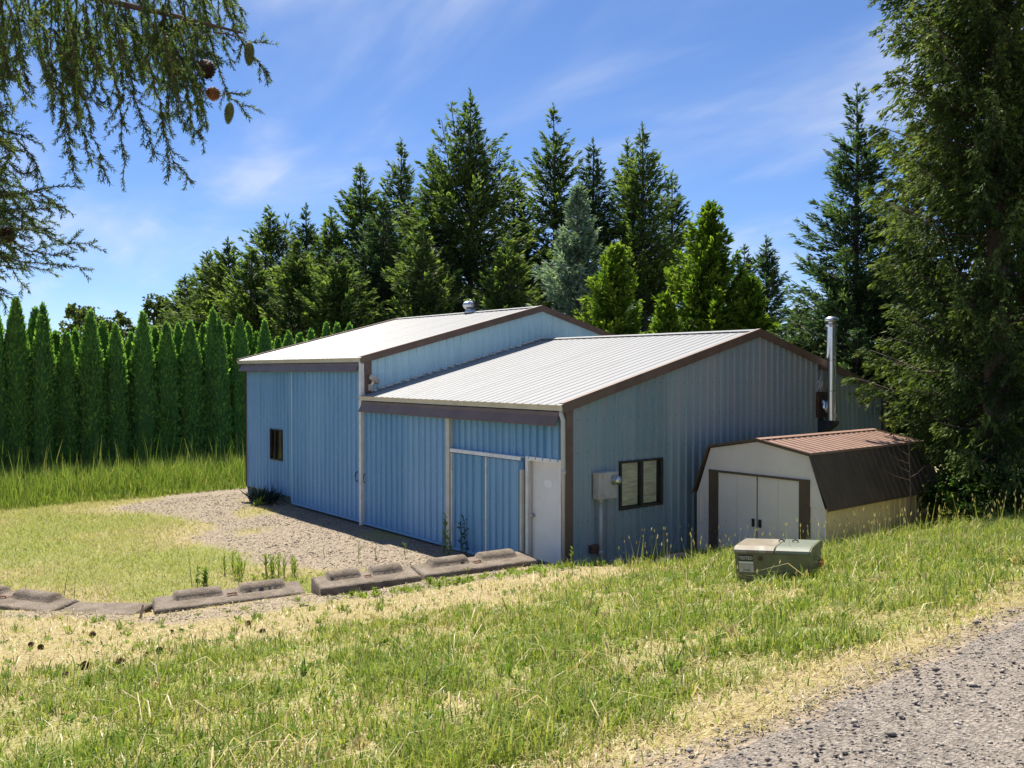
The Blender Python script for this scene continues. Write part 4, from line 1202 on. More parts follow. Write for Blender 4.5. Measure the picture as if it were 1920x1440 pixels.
GB = 'dark conifers standing in a row behind the barn'
firs = [  # px, py, depth, half width px, seed, leaf, forks, label
    (428, 452, 46, 150, 11, 'fir', [(0.55, 4.0, 2.6, 26)], 'dark pointed fir above the hedge, left of the twin topped fir'),
    (508, 392, 45, 160, 12, 'fir', [(0.60, 4.3, 3.6, 28)], 'twin topped fir behind the hedge left of the upper roof'),
    (576, 390, 47, 130, 13, 'fir_dark', [], 'slim dark fir between the twin topped fir and the taller firs'),
    (674, 312, 45, 165, 14, 'fir', [(0.62, 4.6, 3.4, 28)], 'broad fir behind the tall hedge end and the upper roof'),
    (752, 266, 46, 150, 15, 'fir', [], 'thin spired fir left of the tallest fir'),
    (812, 280, 43, 140, 16, 'fir', [], 'fir close against the left side of the tallest fir'),
    (880, 178, 42, 215, 17, 'fir', [(0.60, 5.6, 0.4, 40), (0.68, 4.6, 1.6, 34), (0.55, 5.0, 4.2, 30)], 'tallest fir with several tips rising behind the turbine vent'),
    (1040, 205, 44, 180, 18, 'fir', [(0.5, 4.0, 3.6, 26)], 'tall pointed fir right of the tallest fir'),
    (1112, 268, 43, 140, 19, 'fir_dark', [], 'dark fir half hidden behind the blue green cedar'),
    (1176, 268, 44, 140, 20, 'fir', [], 'narrow fir left of the last tall fir of the row'),
    (1208, 238, 42, 160, 21, 'fir', [(0.55, 4.2, 0.8, 28)], 'last tall fir at the right end of the row'),
    (1394, 465, 50, 80, 22, 'fir_dark', [], 'small distant fir showing right of the bright cedar'),
    (1438, 448, 48, 100, 23, 'fir_dark', [(0.62, 2.2, 0.7, 14)], 'small distant fir with open branches left of the tall right fir'),
    (392, 474, 48, 120, 24, 'fir', [], 'leftmost and lowest dark fir of the row behind the hedge'),
    (345, 520, 50, 100, 25, 'fir', [], 'low fir beside the loose leafy tree at the left end of the row'),
    (470, 470, 40, 130, 26, 'fir', [], 'lower fir standing in front of the twin topped fir'),
    (560, 455, 39, 140, 27, 'fir', [], 'lower feathery fir in front of the slim dark fir'),
    (618, 400, 43, 130, 28, 'fir', [], 'fir between the slim dark fir and the broad fir'),
    (640, 470, 38, 140, 29, 'fir', [], 'lowest feathery fir just above the left slope of the upper roof'),
    (716, 370, 41, 140, 30, 'fir_dark', [], 'dark fir between the broad fir and the thin spired fir'),
    (790, 420, 38, 140, 35, 'fir', [], 'lower fir in front of the firs left of the turbine vent'),
    (962, 310, 45, 130, 36, 'fir_dark', [], 'dark fir filling the gap right of the tallest fir'),
    (950, 450, 37, 130, 37, 'fir', [], 'lower fir in front of the gap right of the turbine vent'),
    (1262, 330, 46, 120, 38, 'fir_dark', [], 'dark fir behind the tallest bright green cedar'),
]
for (px, py, d, hw, sd, leaf, forks, lab) in firs:
    loc, H, R = tree_at(px, py, d, hw)
    put_tree('fir_tree', conifer(H, R * 1.08, sd, nb=int(105 + H * 13), forks=forks, pw=0.95, curl=0.22, e_low=0, e_top=46, t0=4.3 / H, bl=0.275, bwr=0.14, kd=9.2, dens=8.4, jit=0.38, tip_light=0.6, tlf=0.28, bj=0.25, spire=0.10), leaf, loc, lab, group=GB, rz=sd * 1.3)

# the second, lower rank in front
loc, H, R = tree_at(1080, 348, 33, 122)
put_tree('blue_cedar', conifer(H, R * 1.5, 31, nb=200, pw=1.05, e_low=12, e_top=50, curl=0.10, bl=0.22, bwr=0.13, kd=18, dens=13, hang=0.15, t0=3.0 / H, jit=0.28, tip_light=0.45), 'blue_cedar', loc, 'pale blue green cedar standing behind the upper gable')
brights = [(1150, 468, 30, 100, 41, 'bright green cedar left of the taller one, behind the lower ridge'),
           (1325, 388, 29, 118, 42, 'tallest bright green cedar behind the lower roof'),
           (1408, 528, 28, 76, 43, 'short bright green cedar at the right end of the lower roof ridge'),
           (1245, 560, 28, 62, 44, 'lowest bright green cedar tucked between its two taller neighbours')]
for (px, py, d, hw, sd, lab) in brights:
    loc, H, R = tree_at(px, py, d, hw)
    put_tree('cedar_tree', conifer(H, R * 1.25, sd, nb=int(120 + H * 14), pw=0.80, e_low=22, e_top=62, curl=0.30, bl=0.21, bwr=0.20, kd=15, dens=12, t0=2.4 / H, flat=1.2, jit=0.30, tip_light=0.55), 'bright', loc, lab, group='bright green cedars behind the lower roof', rz=sd)

# right side: the slim fir, the big spruce close by
loc, H, R = tree_at(1608, 165, 25, 185)
put_tree('fir_tree', conifer(H, R, 51, nb=340, pw=0.78, e_low=4, e_top=42, curl=0.20, bl=0.20, bwr=0.12, kd=22, dens=13, t0=0.06, jit=0.26, tip_light=0.5, tlf=0.30, bj=0.28, spire=0.16), 'fir_dark', loc, 'slim fir with a bare spire left of the big spruce')
loc, H, R = tree_at(1700, 330, 27, 130)
put_tree('fir_tree', conifer(H, R, 52, nb=230, pw=0.7, e_low=2, e_top=42, curl=0.16, bl=0.21, bwr=0.13, kd=20, dens=12, t0=0.04), 'fir_dark', loc, 'dense fir behind the stove pipe between slim fir and big spruce')

sp_loc = W(1872, 600, 16.6)
SPZ = float(hgt(sp_loc[0], sp_loc[1]))
def sp_keep(az, t):
    q = np.random.default_rng(5).random(len(az))
    right = np.cos(az + 0.4 - 0.88) > 0.25                 # limbs reaching out of view are thinner set
    return ~((right & (q < 0.45)) | ((t > 0.62) & (q > 0.45)))
spruce = put_tree('spruce_tree', conifer(19.0, 2.4, 61, nb=560, pw=0.36, e_low=-10, e_top=36, curl=0.30, bl=0.12, bwr=0.15, kd=34, dens=21, az_keep=sp_keep, hang=0.75, t0=0.045, flat=1.0, jit=0.24, r0=0.24, tip_light=0.6, tlf=0.34, bj=0.34),
                  'spruce', (sp_loc[0], sp_loc[1], SPZ), 'huge dense spruce filling the right edge beside the shed', rz=0.4)

p2 = W(1990, 600, 19.5)
put_tree('spruce_tree', conifer(17.0, 3.3, 62, nb=300, pw=0.40, e_low=-8, e_top=36, curl=0.28, bl=0.22, bwr=0.20, kd=12, dens=10, hang=0.6, t0=0.06, flat=1.0, jit=0.25, r0=0.22, tip_light=0.5, tlf=0.36),
         'spruce', (p2[0], p2[1], float(hgt(p2[0], p2[1]))), 'second spruce standing behind the huge one at the right edge', rz=1.7)

# ------------------------------------------------------------------ arborvitae hedge
def arbor_mesh(H, Wd, seed, cones, nbl=5200):
    """cones: (dx, dy, height fraction, width fraction)"""
    rng = np.random.default_rng(seed)
    Vs = []; Qs = []; Ts = []; nV = 0
    cV = []; cQ = []; nC = 0
    tot = sum(c[2] * c[3] for c in cones)
    for (dx, dy, hf, wf) in cones:
        h = H * hf; w = Wd * wf * 0.5
        ph = rng.uniform(0, 50)
        def rad_(a, z):
            t = np.clip(z / h, 0, 1)
            prof = np.minimum(1.0, 0.85 + 0.8 * t) * (1 - np.exp(-(h - np.minimum(z, h)) / 1.25))
            bump = 1 + 0.20 * (vnoise(np.cos(a) * 2.0 + ph + 20, z * 1.9 + np.sin(a) * 2.0 + 30, seed) - 0.5) + 0.16 * (vnoise(np.cos(a) * 5 + ph + 20, z * 4.6 + np.sin(a) * 5 + 30, seed + 1) - 0.5)
            return w * prof * bump
        na, nz_ = 20, 34
        A, Zz = np.meshgrid(np.linspace(0, 2 * math.pi, na, endpoint=False), np.linspace(0, h * 0.985, nz_), indexing='ij')
        r = rad_(A, Zz) * 0.90
        cV.append(np.stack([dx + r * np.cos(A), dy + r * np.sin(A), Zz], -1).reshape(-1, 3))
        I = np.arange(na * nz_).reshape(na, nz_); J = np.roll(I, -1, axis=0)
        cQ.append(np.stack([I[:, :-1], J[:, :-1], J[:, 1:], I[:, 1:]], -1).reshape(-1, 4) + nC); nC += na * nz_
        n = int(nbl * hf * wf / tot)
        a = rng.uniform(0, 2 * math.pi, n); z = h * rng.random(n) ** 1.08
        r = rad_(a, z) * rng.uniform(0.86, 1.03, n)
        P = np.stack([dx + r * np.cos(a), dy + r * np.sin(a), z], 1)
        D = np.stack([np.cos(a) * 0.55, np.sin(a) * 0.55, np.full(n, 0.85)], 1) + rng.normal(0, 0.30, (n, 3))
        ln = rng.uniform(0.09, 0.20, n)
        nr = np.stack([np.cos(a), np.sin(a), np.full(n, 0.25)], 1) + rng.normal(0, 0.45, (n, 3))
        D /= np.linalg.norm(D, axis=1, keepdims=True)
        S = np.cross(D, nr); S /= np.linalg.norm(S, axis=1, keepdims=True) + 1e-9
        mid = P + D * (ln * 0.5)[:, None]; wd = (ln * rng.uniform(0.20, 0.34, n))[:, None]
        Vs.append(np.stack([P, mid + S * wd, P + D * ln[:, None], mid - S * wd], 1).reshape(-1, 3))
        Qs.append(np.arange(4 * n).reshape(n, 4) + nV); nV += 4 * n
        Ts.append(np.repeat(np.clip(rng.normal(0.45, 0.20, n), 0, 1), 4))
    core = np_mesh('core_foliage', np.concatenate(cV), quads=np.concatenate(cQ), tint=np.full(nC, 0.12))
    crown = np_mesh('crown', np.concatenate(Vs), quads=np.concatenate(Qs), tint=np.concatenate(Ts))
    core.materials.append(M['arbor']); core.shade_smooth(); crown.materials.append(M['arbor'])
    tV, tQ, _ = trunk_mesh(1.2, 0.07, rng, 7, 4)
    tm = np_mesh('trunk', tV, quads=tQ); tm.materials.append(M['bark'])
    return core, crown, tm
AV = [arbor_mesh(5.5, 1.35, 101, [(0, 0, 1, 1), (0.1, -0.35, 0.80, 0.7)]),
      arbor_mesh(5.5, 1.25, 102, [(0, 0, 1, 1)]),
      arbor_mesh(5.5, 1.30, 103, [(0, 0.12, 1, 0.9), (0.05, -0.28, 0.94, 0.75)]),
      arbor_mesh(5.5, 1.35, 104, [(0, 0, 1, 0.95), (0.15, 0.38, 0.72, 0.7), (0.25, -0.2, 0.45, 0.8)]),
      arbor_mesh(5.5, 1.20, 105, [(0, 0, 1, 1), (0.3, 0.1, 0.55, 0.75)])]
hedge = [(-52, 588, 0), (-8, 590, 0), (30, 574, 0), (66, 594, 1), (79, 586, 0), (104, 624, 1), (124, 617, 0), (146, 612, 1), (170, 597, 0), (193, 612, 1), (219, 603, 0), (246, 619, 1), (268, 600, 0), (291, 618, 1), (312, 602, 0), (334, 618, 1), (356, 606, 0),
         (381, 620, 1), (402, 596, 0), (426, 606, 1), (449, 601, 0), (470, 612, 1), (496, 612, 0), (521, 628, 1), (541, 616, 0), (562, 628, 1), (583, 618, 0), (612, 620, 0), (632, 618, 1), (652, 601, 0)]
ORD = ['first', 'second', 'third', 'fourth', 'fifth', 'sixth', 'seventh', 'eighth', 'ninth', 'tenth', 'eleventh', 'twelfth', 'thirteenth', 'fourteenth', 'fifteenth', 'sixteenth', 'seventeenth', 'eighteenth', 'nineteenth', 'twentieth',
       'twenty-first', 'twenty-second', 'twenty-third', 'twenty-fourth', 'twenty-fifth', 'twenty-sixth', 'twenty-seventh', 'twenty-eighth', 'twenty-ninth', 'thirtieth', 'thirty-first', 'thirty-second', 'thirty-third', 'thirty-fourth', 'thirty-fifth']
rng = np.random.default_rng(77)
vis = 0
for k, (px, py, row) in enumerate(hedge):
    x = -19.8 + rng.uniform(-0.10, 0.10) - 0.75 * row
    d1 = _fw + _rt * (px - 960) / FPX
    t = (x - CAM[0]) / d1[0]
    p = W(px, py, t)
    core, crown, tm = AV[(k * 3 + k // 5) % 5]
    e = empty('arborvitae', (p[0], p[1], float(hgt(p[0], p[1]))), rng.uniform(0, 6.28))
    s = (p[2] - e.location.z) / 5.5 * rng.uniform(0.96, 1.05)
    w_ = rng.uniform(0.66, 0.80)
    e.scale = (w_, w_, s)
    if px < 0:
        lab = 'arborvitae at the hedge end beyond the left edge, %s outward' % ('nearest' if px > -20 else 'second')
    else:
        lab = '%s slender green arborvitae from the left in the tall clipped hedge' % ORD[vis]; vis += 1
    tag(e, lab, 'hedge tree', 'arborvitae forming the tall hedge')
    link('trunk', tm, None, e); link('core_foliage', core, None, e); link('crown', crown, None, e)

# ------------------------------------------------------------------ broad-leaved trees and shrubs
def broadleaf(lobes, n, ls, seed, trunk_h, r0, droop=0.2):
    rng = np.random.default_rng(seed)
    tV, tQ, (zs, ox, oy) = trunk_mesh(trunk_h, r0, rng, lean=0.05)
    P = []; lc = []
    vol = np.array([r ** 2 for *_, r in lobes]); cnt = (n * vol / vol.sum()).astype(int)
    for (x, y, z, r), m in zip(lobes, cnt):
        # leaf clumps inside each lobe
        nc = max(6, int(m / 26))
        cdir = rng.normal(0, 1, (nc, 3)); cdir /= np.linalg.norm(cdir, axis=1, keepdims=True)
        cc = np.array([x, y, z]) + cdir * (r * rng.uniform(0.45, 1.0, nc) ** 0.6)[:, None] * np.array([1, 1, 0.85])
        idx = rng.integers(0, nc, m)
        P.append(cc[idx] + rng.normal(0, r * 0.13, (m, 3)))
        lc.append((x, y, z))
    P = np.concatenate(P)
    m = len(P)
    D = rng.normal(0, 1, (m, 3)); D[:, 2] -= droop
    ln = ls * rng.uniform(0.6, 1.3, m)
    V, Q, T = blades(P, D, ln, ln * 0.33, rng, 0.9, np.clip(rng.normal(0.45, 0.2, m), 0, 1))
    lc = np.array(lc)
    A = np.zeros_like(lc); A[:, 2] = np.clip(trunk_h * rng.uniform(0.3, 0.9, len(lc)), 0, None)
    A[:, 0] = np.interp(A[:, 2], zs, ox); A[:, 1] = np.interp(A[:, 2], zs, oy)
    lV, lQ = limb_tubes(A, (A + lc) / 2 + rng.normal(0, 0.1, A.shape), lc, np.full(len(lc), r0 * 0.35), np.full(len(lc), r0 * 0.08))
    return (tV, tQ, lV, lQ), (V, Q, T)
def lobes_dome(R, z0, z1, k, seed, rmin=0.3, rmax=0.5):
    rng = np.random.default_rng(seed)
    out = []
    for i in range(k):
        a = rng.uniform(0, 6.28); q = math.sqrt(rng.random()) * 0.75
        z = z0 + (z1 - z0) * rng.random() * (1 - 0.45 * q)
        out.append((R * q * math.cos(a), R * q * math.sin(a), z, R * rng.uniform(rmin, rmax)))
    return out
p = W(168, 530, 58)
put_tree('broadleaf_tree', broadleaf(lobes_dome(3.0, 3.0, p[2] - 0.9, 26, 5), 9000, 0.30, 201, 5.0, 0.16), 'broad', (p[0], p[1], 0), 'round topped leafy tree behind the left part of the hedge')
p = W(285, 505, 54)
put_tree('broadleaf_tree', broadleaf(lobes_dome(2.9, 2.6, p[2] - 0.8, 30, 6, 0.20, 0.34), 10000, 0.26, 202, 6.5, 0.18), 'broad', (p[0], p[1], 0), 'loose leafy tree between the round tree and the firs')
p = W(1520, 585, 26)
put_tree('broadleaf_tree', broadleaf(lobes_dome(1.7, 1.2, p[2] - 0.5, 24, 7), 9000, 0.17, 203, 3.5, 0.10), 'broad', (p[0], p[1], float(hgt(p[0], p[1]))), 'pale leafy small tree behind the gable left of the stove pipe')
p = W(1560, 470, 30)
put_tree('broadleaf_tree', broadleaf(lobes_dome(2.4, 2.0, p[2] - 0.6, 24, 8, 0.22, 0.4), 9000, 0.20, 204, 5.0, 0.12), 'broad', (p[0], p[1], float(hgt(p[0], p[1]))), 'loose leafy tree whose left side shows past the slim fir')
p = W(1800, 640, 26)
put_tree('broadleaf_tree', broadleaf(lobes_dome(3.2, 0.8, 6.5, 34, 9), 13000, 0.18, 205, 4.5, 0.14), 'shade_bush', (p[0], p[1], float(hgt(p[0], p[1]))), 'dark leafy tree in the shade behind the big spruce')
p = W(2010, 640, 25)
put_tree('broadleaf_tree', broadleaf(lobes_dome(3.0, 0.8, 7.5, 34, 10), 12000, 0.18, 206, 4.5, 0.14), 'shade_bush', (p[0], p[1], float(hgt(p[0], p[1]))), 'leafy tree at the right edge behind the spruce')
for i, (px, py, d, R, h, lab) in enumerate([(1800, 900, 16.8, 0.75, 1.25, 'dark leafy shrub at the back corner of the shed'), (1872, 900, 15.6, 0.75, 1.0, 'leafy shrub at the foot of the big spruce'), (1735, 935, 17.6, 0.5, 0.8, 'low shrub against the shed side wall'), (1935, 880, 17.5, 0.9, 1.5, 'leafy shrub at the right edge under the spruce')]):
    p = W(px, py, d)
    put_tree('shrub', broadleaf(lobes_dome(R, 0.25, h, 14, 60 + i, 0.35, 0.55), 2600, 0.075, 210 + i, h * 0.6, 0.03), 'shade_bush', (p[0], p[1], float(hgt(p[0], p[1]))), lab, 'shrub')
# far wooded hill at the left edge
rngf = np.random.default_rng(9)
FV = []; FQ = []; FT = []; fo = 0
for k in range(26):
    px = rngf.uniform(-260, 26); d = rngf.uniform(120, 150)
    p = W(px, rngf.uniform(606, 650) + 0.10 * max(0, px), d)
    _, (V, Q, T) = conifer(p[2] + 8, 3.2, 300 + k, nb=36, dens=1.2, kd=2, bl=1.3, bwr=0.25, pw=0.8)
    V = V + np.array([p[0], p[1], -8])
    FV.append(V); FQ.append(Q + fo); FT.append(T); fo += len(V)
fw2 = link('distant_wood', np_mesh('distant_wood', np.concatenate(FV), quads=np.concatenate(FQ), tint=np.concatenate(FT)), M['far'])
tag(fw2, 'haze tinted distant conifer wood at the far left edge', 'wood', kind='stuff')

# ------------------------------------------------------------------ the fir that hangs into the picture at the top left
def chains():
    """hanging branchlets as photo-space polylines with a depth"""
    rng = np.random.default_rng(15)
    ch = []
    tipx = [-60, 0, 30, 60, 90, 115, 143, 160, 180, 205, 232, 255, 275, 290, 315, 340, 360, 380, 400, 425, 455]
    tipy = [420, 330, 260, 240, 250, 335, 345, 245, 230, 342, 356, 240, 225, 295, 345, 300, 340, 222, 165, 150, 120]
    for k in range(150):
        x0 = rng.uniform(-110, 425)
        lim = np.interp(x0 + 15, tipx, tipy)
        y0 = rng.uniform(-70, 95)
        y1 = y0 + (lim - y0) * (rng.uniform(0.35, 0.95) if k < 60 else rng.uniform(0.25, 0.6))
        if y1 - y0 < 40: continue
        dx = rng.uniform(5, 45)
        ch.append(([(x0, y0), (x0 + dx * 0.4, (y0 + y1) / 2), (x0 + dx, y1)], rng.uniform(4.7, 5.7)))
    for k in range(46):
        x0 = rng.uniform(-130, 20); y0 = rng.uniform(190, 470)
        x1 = x0 + rng.uniform(40, 150); y1 = y0 + rng.uniform(-10, 80)
        if x1 > np.interp(y1, [200, 300, 350, 400, 440, 500, 560, 600], [40, 75, 125, 130, 150, 150, 50, 10]): continue
        ch.append(([(x0, y0), ((x0 + x1) / 2, (y0 + y1) / 2 + rng.uniform(0, 18)), (x1, y1)], rng.uniform(4.9, 5.7)))
    for k in range(70):                                     # the same limbs' foliage beyond the picture's edge
        x0 = rng.uniform(-760, -110); y0 = rng.choice([-110, 200, 360]) + rng.uniform(-40, 40); d0 = np.interp(x0, [-820, -120], [6.7, 5.4])
        ch.append(([(x0, y0), (x0 + 25, y0 + 60), (x0 + 45, y0 + rng.uniform(90, 190))], d0))
    ex = [([(95, 110), (125, 230), (143, 345)], 5.0), ([(130, 100), (170, 240), (205, 343)], 4.9), ([(205, 100), (228, 230), (232, 357)], 5.1), ([(235, 110), (262, 210), (290, 296)], 5.0),
          ([(275, 100), (305, 220), (325, 300), (360, 344)], 4.9), ([(300, 210), (318, 290), (310, 344)], 4.9), ([(300, 80), (322, 150), (333, 210)], 5.0), ([(330, 90), (365, 160), (380, 224)], 5.0),
          ([(390, 60), (415, 150), (435, 190), (490, 209)], 4.8), ([(425, 175), (455, 178), (470, 172)], 4.8), ([(440, 60), (470, 100), (495, 130), (511, 151)], 4.8), ([(400, 60), (440, 70), (480, 82), (505, 78)], 4.9),
          ([(-40, 300), (20, 345), (80, 365), (138, 402)], 5.2), ([(60, 360), (110, 350), (150, 352)], 5.1), ([(-40, 430), (60, 432), (120, 456), (181, 450)], 5.2), ([(-60, 470), (40, 490), (100, 496), (167, 503)], 5.2),
          ([(-50, 430), (10, 490), (40, 530), (57, 547)], 5.3), ([(-40, 500), (0, 550), (14, 588)], 5.2), ([(-40, 230), (30, 250), (75, 268), (82, 282)], 5.2), ([(30, 260), (70, 300), (84, 356)], 5.2),
          ([(-60, 340), (0, 390), (60, 410), (110, 420)], 5.4), ([(-60, 380), (0, 420), (40, 470), (52, 490)], 5.3), ([(0, 440), (60, 470), (105, 480), (140, 470)], 5.2), ([(-30, 200), (15, 280), (10, 345)], 5.1),
          ([(-70, 260), (-10, 300), (30, 330), (60, 395)], 5.3), ([(0, 350), (50, 400), (90, 470)], 5.3), ([(-20, 330), (10, 380), (20, 450)], 5.3)]
    return ch + ex
nt_ = empty('overhanging_fir', (*W(-820, 720, 6.8)[:2], 0))
nt_.location.z = float(hgt(nt_.location.x, nt_.location.y))
tag(nt_, 'near fir whose needled branches hang into the upper left corner', 'tree')
org = np.array(nt_.location)
rng = np.random.default_rng(19)
tV, tQ, _ = trunk_mesh(9.0, 0.2, rng, 12, 10)
link('trunk', np_mesh('trunk', tV, quads=tQ), M['bark'], nt_, smooth=True)
limbs = [([(-820, -100, 6.8), (-450, -140, 6.0), (-120, -70, 5.4), (150, -10, 5.1), (330, 30, 5.0), (455, 62, 4.85)], 0.045),
         ([(-820, 150, 6.8), (-400, 190, 6.0), (-150, 250, 5.5), (-40, 300, 5.25)], 0.030),
         ([(-820, 330, 6.8), (-420, 350, 6.1), (-180, 400, 5.5), (-40, 436, 5.25)], 0.030)]
for pts, r in limbs:
    P = [W(*q) - org for q in pts]
    MB().tube(P, list(np.linspace(r, 0.006, len(P))), 7).build('limb', M['twig'], nt_, smooth=True)
NP = []; ND = []; NS = []; NT_ = []
tw = MB()
def needles(a, b, dens, ln, tint):
    L = np.linalg.norm(b - a); n = max(3, int(L * dens))
    u = rng.random(n); ax = (b - a) / (L + 1e-9)
    P = a + np.outer(u * L, ax)
    rnd = rng.normal(0, 1, (n, 3)); rnd -= np.outer(rnd @ ax, ax); rnd /= np.linalg.norm(rnd, axis=1, keepdims=True)
    D = ax * 0.75 + rnd * rng.uniform(0.45, 0.9, n)[:, None]
    NP.append(P); ND.append(D); NS.append(ln * rng.uniform(0.7, 1.2, n)); NT_.append(np.clip(rng.normal(tint, 0.12, n), 0, 1))
for pl_, dep in chains():
    P3 = np.array([W(x, y, dep + 0.05 * i) for i, (x, y) in enumerate(pl_)])
    s = np.concatenate([[0], np.cumsum(np.linalg.norm(np.diff(P3, axis=0), axis=1))])
    q = np.linspace(0, s[-1], max(4, int(s[-1] / 0.05)))
    C = np.stack([np.interp(q, s, P3[:, k]) for k in range(3)], 1) + rng.normal(0, 0.006, (len(q), 3))
    tw.tube(list(C - org), list(np.linspace(0.0055, 0.002, len(C))), 4)
    base_t = rng.uniform(0.15, 0.5)
    for i in range(len(C) - 1):
        fr_ = i / (len(C) - 1)
        needles(C[i], C[i + 1], 380, 0.030, base_t + 0.25 * fr_)
        for _rep in range(2 if (rng.random() < 0.55 and fr_ < 0.93) else 0):
            ax = (C[i + 1] - C[i]) / np.linalg.norm(C[i + 1] - C[i])
            sd = rng.normal(0, 1, 3); sd -= ax * (sd @ ax); sd /= np.linalg.norm(sd)
            dd = ax * 0.8 + sd * 0.75 + np.array([0, 0, -0.12]); dd /= np.linalg.norm(dd)
            ln = rng.uniform(0.06, 0.19) * (1.1 - 0.6 * fr_)
            e_ = C[i] + dd * ln
            tw.tube([C[i] - org, e_ - org], [0.0028, 0.0014], 3)
            needles(C[i], e_, 350, 0.029, base_t + rng.choice([0.0, 0.1, 0.35]))
NP = np.concatenate(NP) - org; ND = np.concatenate(ND); NS = np.concatenate(NS); NTt = np.concatenate(NT_)
V, Q, T = blades(NP, ND, NS, np.full(len(NS), 0.0028), rng, 1.0, NTt)
o = link('needles', np_mesh('needles', V, quads=Q, tint=T), M['near_needle'], nt_); tag(o, kind='stuff')
o = tw.build('twigs', M['twig'], nt_); tag(o, kind='stuff')
def cone_mesh(L, r, seed, op):
    """a scaly cone hanging down from the origin"""
    rng = np.random.default_rng(seed)
    mb = MB()
    prof = [(0.25, 0), (0.7, -0.08), (0.95, -0.3), (0.9, -0.6), (0.6, -0.85), (0.2, -1.0)]
    mb.lathe([(r * 0.78 * a, L * b) for a, b in prof], (0, 0, 0), 10)
    rows = 13
    for i in range(rows):
        f = (i + 0.5) / rows
        rr = r * np.interp(f, [0, 0.08, 0.3, 0.6, 0.85, 1], [0.25, 0.7, 0.95, 0.9, 0.6, 0.2])
        for k in range(9):
            a = 2 * math.pi * (k + 0.5 * (i % 2)) / 9 + rng.normal(0, 0.05)
            c, s = math.cos(a), math.sin(a)
            z = -L * f; w = rr * 0.36; o1 = rr * 0.72; o2 = rr * (1.0 + op); dz = L / rows * 1.25
            t = (-s, c)
            mb.add([(c * o1 + t[0] * w, s * o1 + t[1] * w, z), (c * o1 - t[0] * w, s * o1 - t[1] * w, z), (c * o2 - t[0] * w * 0.7, s * o2 - t[1] * w * 0.7, z - dz * 0.8), (c * o2 * 0.98, s * o2 * 0.98, z - dz * 1.1), (c * o2 + t[0] * w * 0.7, s * o2 + t[1] * w * 0.7, z - dz * 0.8)], [(0, 1, 2, 3, 4)])
    return mb.mesh('cone')
cm1 = cone_mesh(0.105, 0.026, 1, 0.05); cm2 = cone_mesh(0.10, 0.045, 2, 0.35)
for (px, py, d, me, mt_, tilt, sc_) in [(432, 192, 4.75, cm1, 'cone_green', (0.0, 0.35, 0), 1.05), (468, 78, 4.8, cm1, 'cone_green', (0.05, 0.22, 0), 1.15), (330, 106, 4.9, cm1, 'cone_green', (0, -0.22, 0), 1.05),
                                   (380, 112, 4.9, cm2, 'cone_brown', (0.5, 0.4, 0), 1.0), (400, 163, 4.8, cm2, 'cone_tan', (0, 0.05, 0), 0.72), (12, 425, 5.1, cm2, 'cone_brown', (0.1, -0.1, 0), 0.9)]:
    m2 = me.copy(); m2.materials.append(M[mt_])
    o = link('cone', m2, None, nt_)
    o.location = Vector(W(px, py, d) - org)
    o.rotation_euler = tilt; o.scale = (sc_,) * 3

# ------------------------------------------------------------------ gravel stones
rng = np.random.default_rng(33)
def stones(name, X, Y, Z, R, mat, label, cat):
    n = len(X)
    base = np.array([(1, 0, 0), (-1, 0, 0), (0, 1, 0), (0, -1, 0), (0, 0, 1), (0, 0, -1)], float)
    F = np.array([(0, 2, 4), (2, 1, 4), (1, 3, 4), (3, 0, 4), (2, 0, 5), (1, 2, 5), (3, 1, 5), (0, 3, 5)])
    a = rng.uniform(0, 6.28, n); c, s = np.cos(a), np.sin(a)
    B = base[None] * rng.uniform(0.55, 1.25, (n, 6, 1)) * R[:, None, None]
    B[:, :, 2] *= 0.65
    x = B[:, :, 0] * c[:, None] - B[:, :, 1] * s[:, None]; y = B[:, :, 0] * s[:, None] + B[:, :, 1] * c[:, None]
    tl = rng.normal(0, 0.35, (n, 1))
    V = np.stack([x + X[:, None], y + Y[:, None], B[:, :, 2] + tl * x + Z[:, None] + R[:, None] * 0.15], -1).reshape(-1, 3)
    T = (F[None] + 6 * np.arange(n)[:, None, None]).reshape(-1, 3)
    o = link(name, np_mesh(name, V, tris=T, tint=np.repeat(np.clip(rng.normal(0.45, 0.27, n), 0, 1), 6)), mat)
    return tag(o, label, cat, kind='stuff')
n = 30000
X = rng.uniform(8.4, 12.2, n); Y = -10.5 + 12 * rng.random(n) ** 1.3
keep = (rng.random(n) < np.where(X < np.interp(Y, ry, left) - 0.05, 0.25 * sstep(8.35, 8.8, X), 0.95)) & (((X - CAM[0]) * _fw[0] + (Y - CAM[1]) * _fw[1]) > 1.5)
X, Y = X[keep], Y[keep]
Z = np.where(X > np.interp(Y, ry, left), road_z(X, Y), hgt(X, Y))
stones('road_gravel', X, Y, Z, (rng.gamma(2.4, 0.0021, len(X)) + 0.0025) * np.where(rng.random(len(X)) < 0.02, 2.0, 1.0), M['stone'], 'loose grey crushed stone covering the lane', 'gravel')
n = 32000
X = rng.uniform(-14.5, 0.6, n); Y = rng.uniform(-8.5, 0.0, n)
gm = gravel_mask(X, Y)
keep = rng.random(n) < gm ** 2
X, Y = X[keep], Y[keep]
stones('yard_gravel', X, Y, hgt(X, Y), rng.gamma(2.6, 0.0038, len(X)) + 0.004, M['yard_stone'], 'loose gravel of the yard in front of the barn doors', 'gravel')

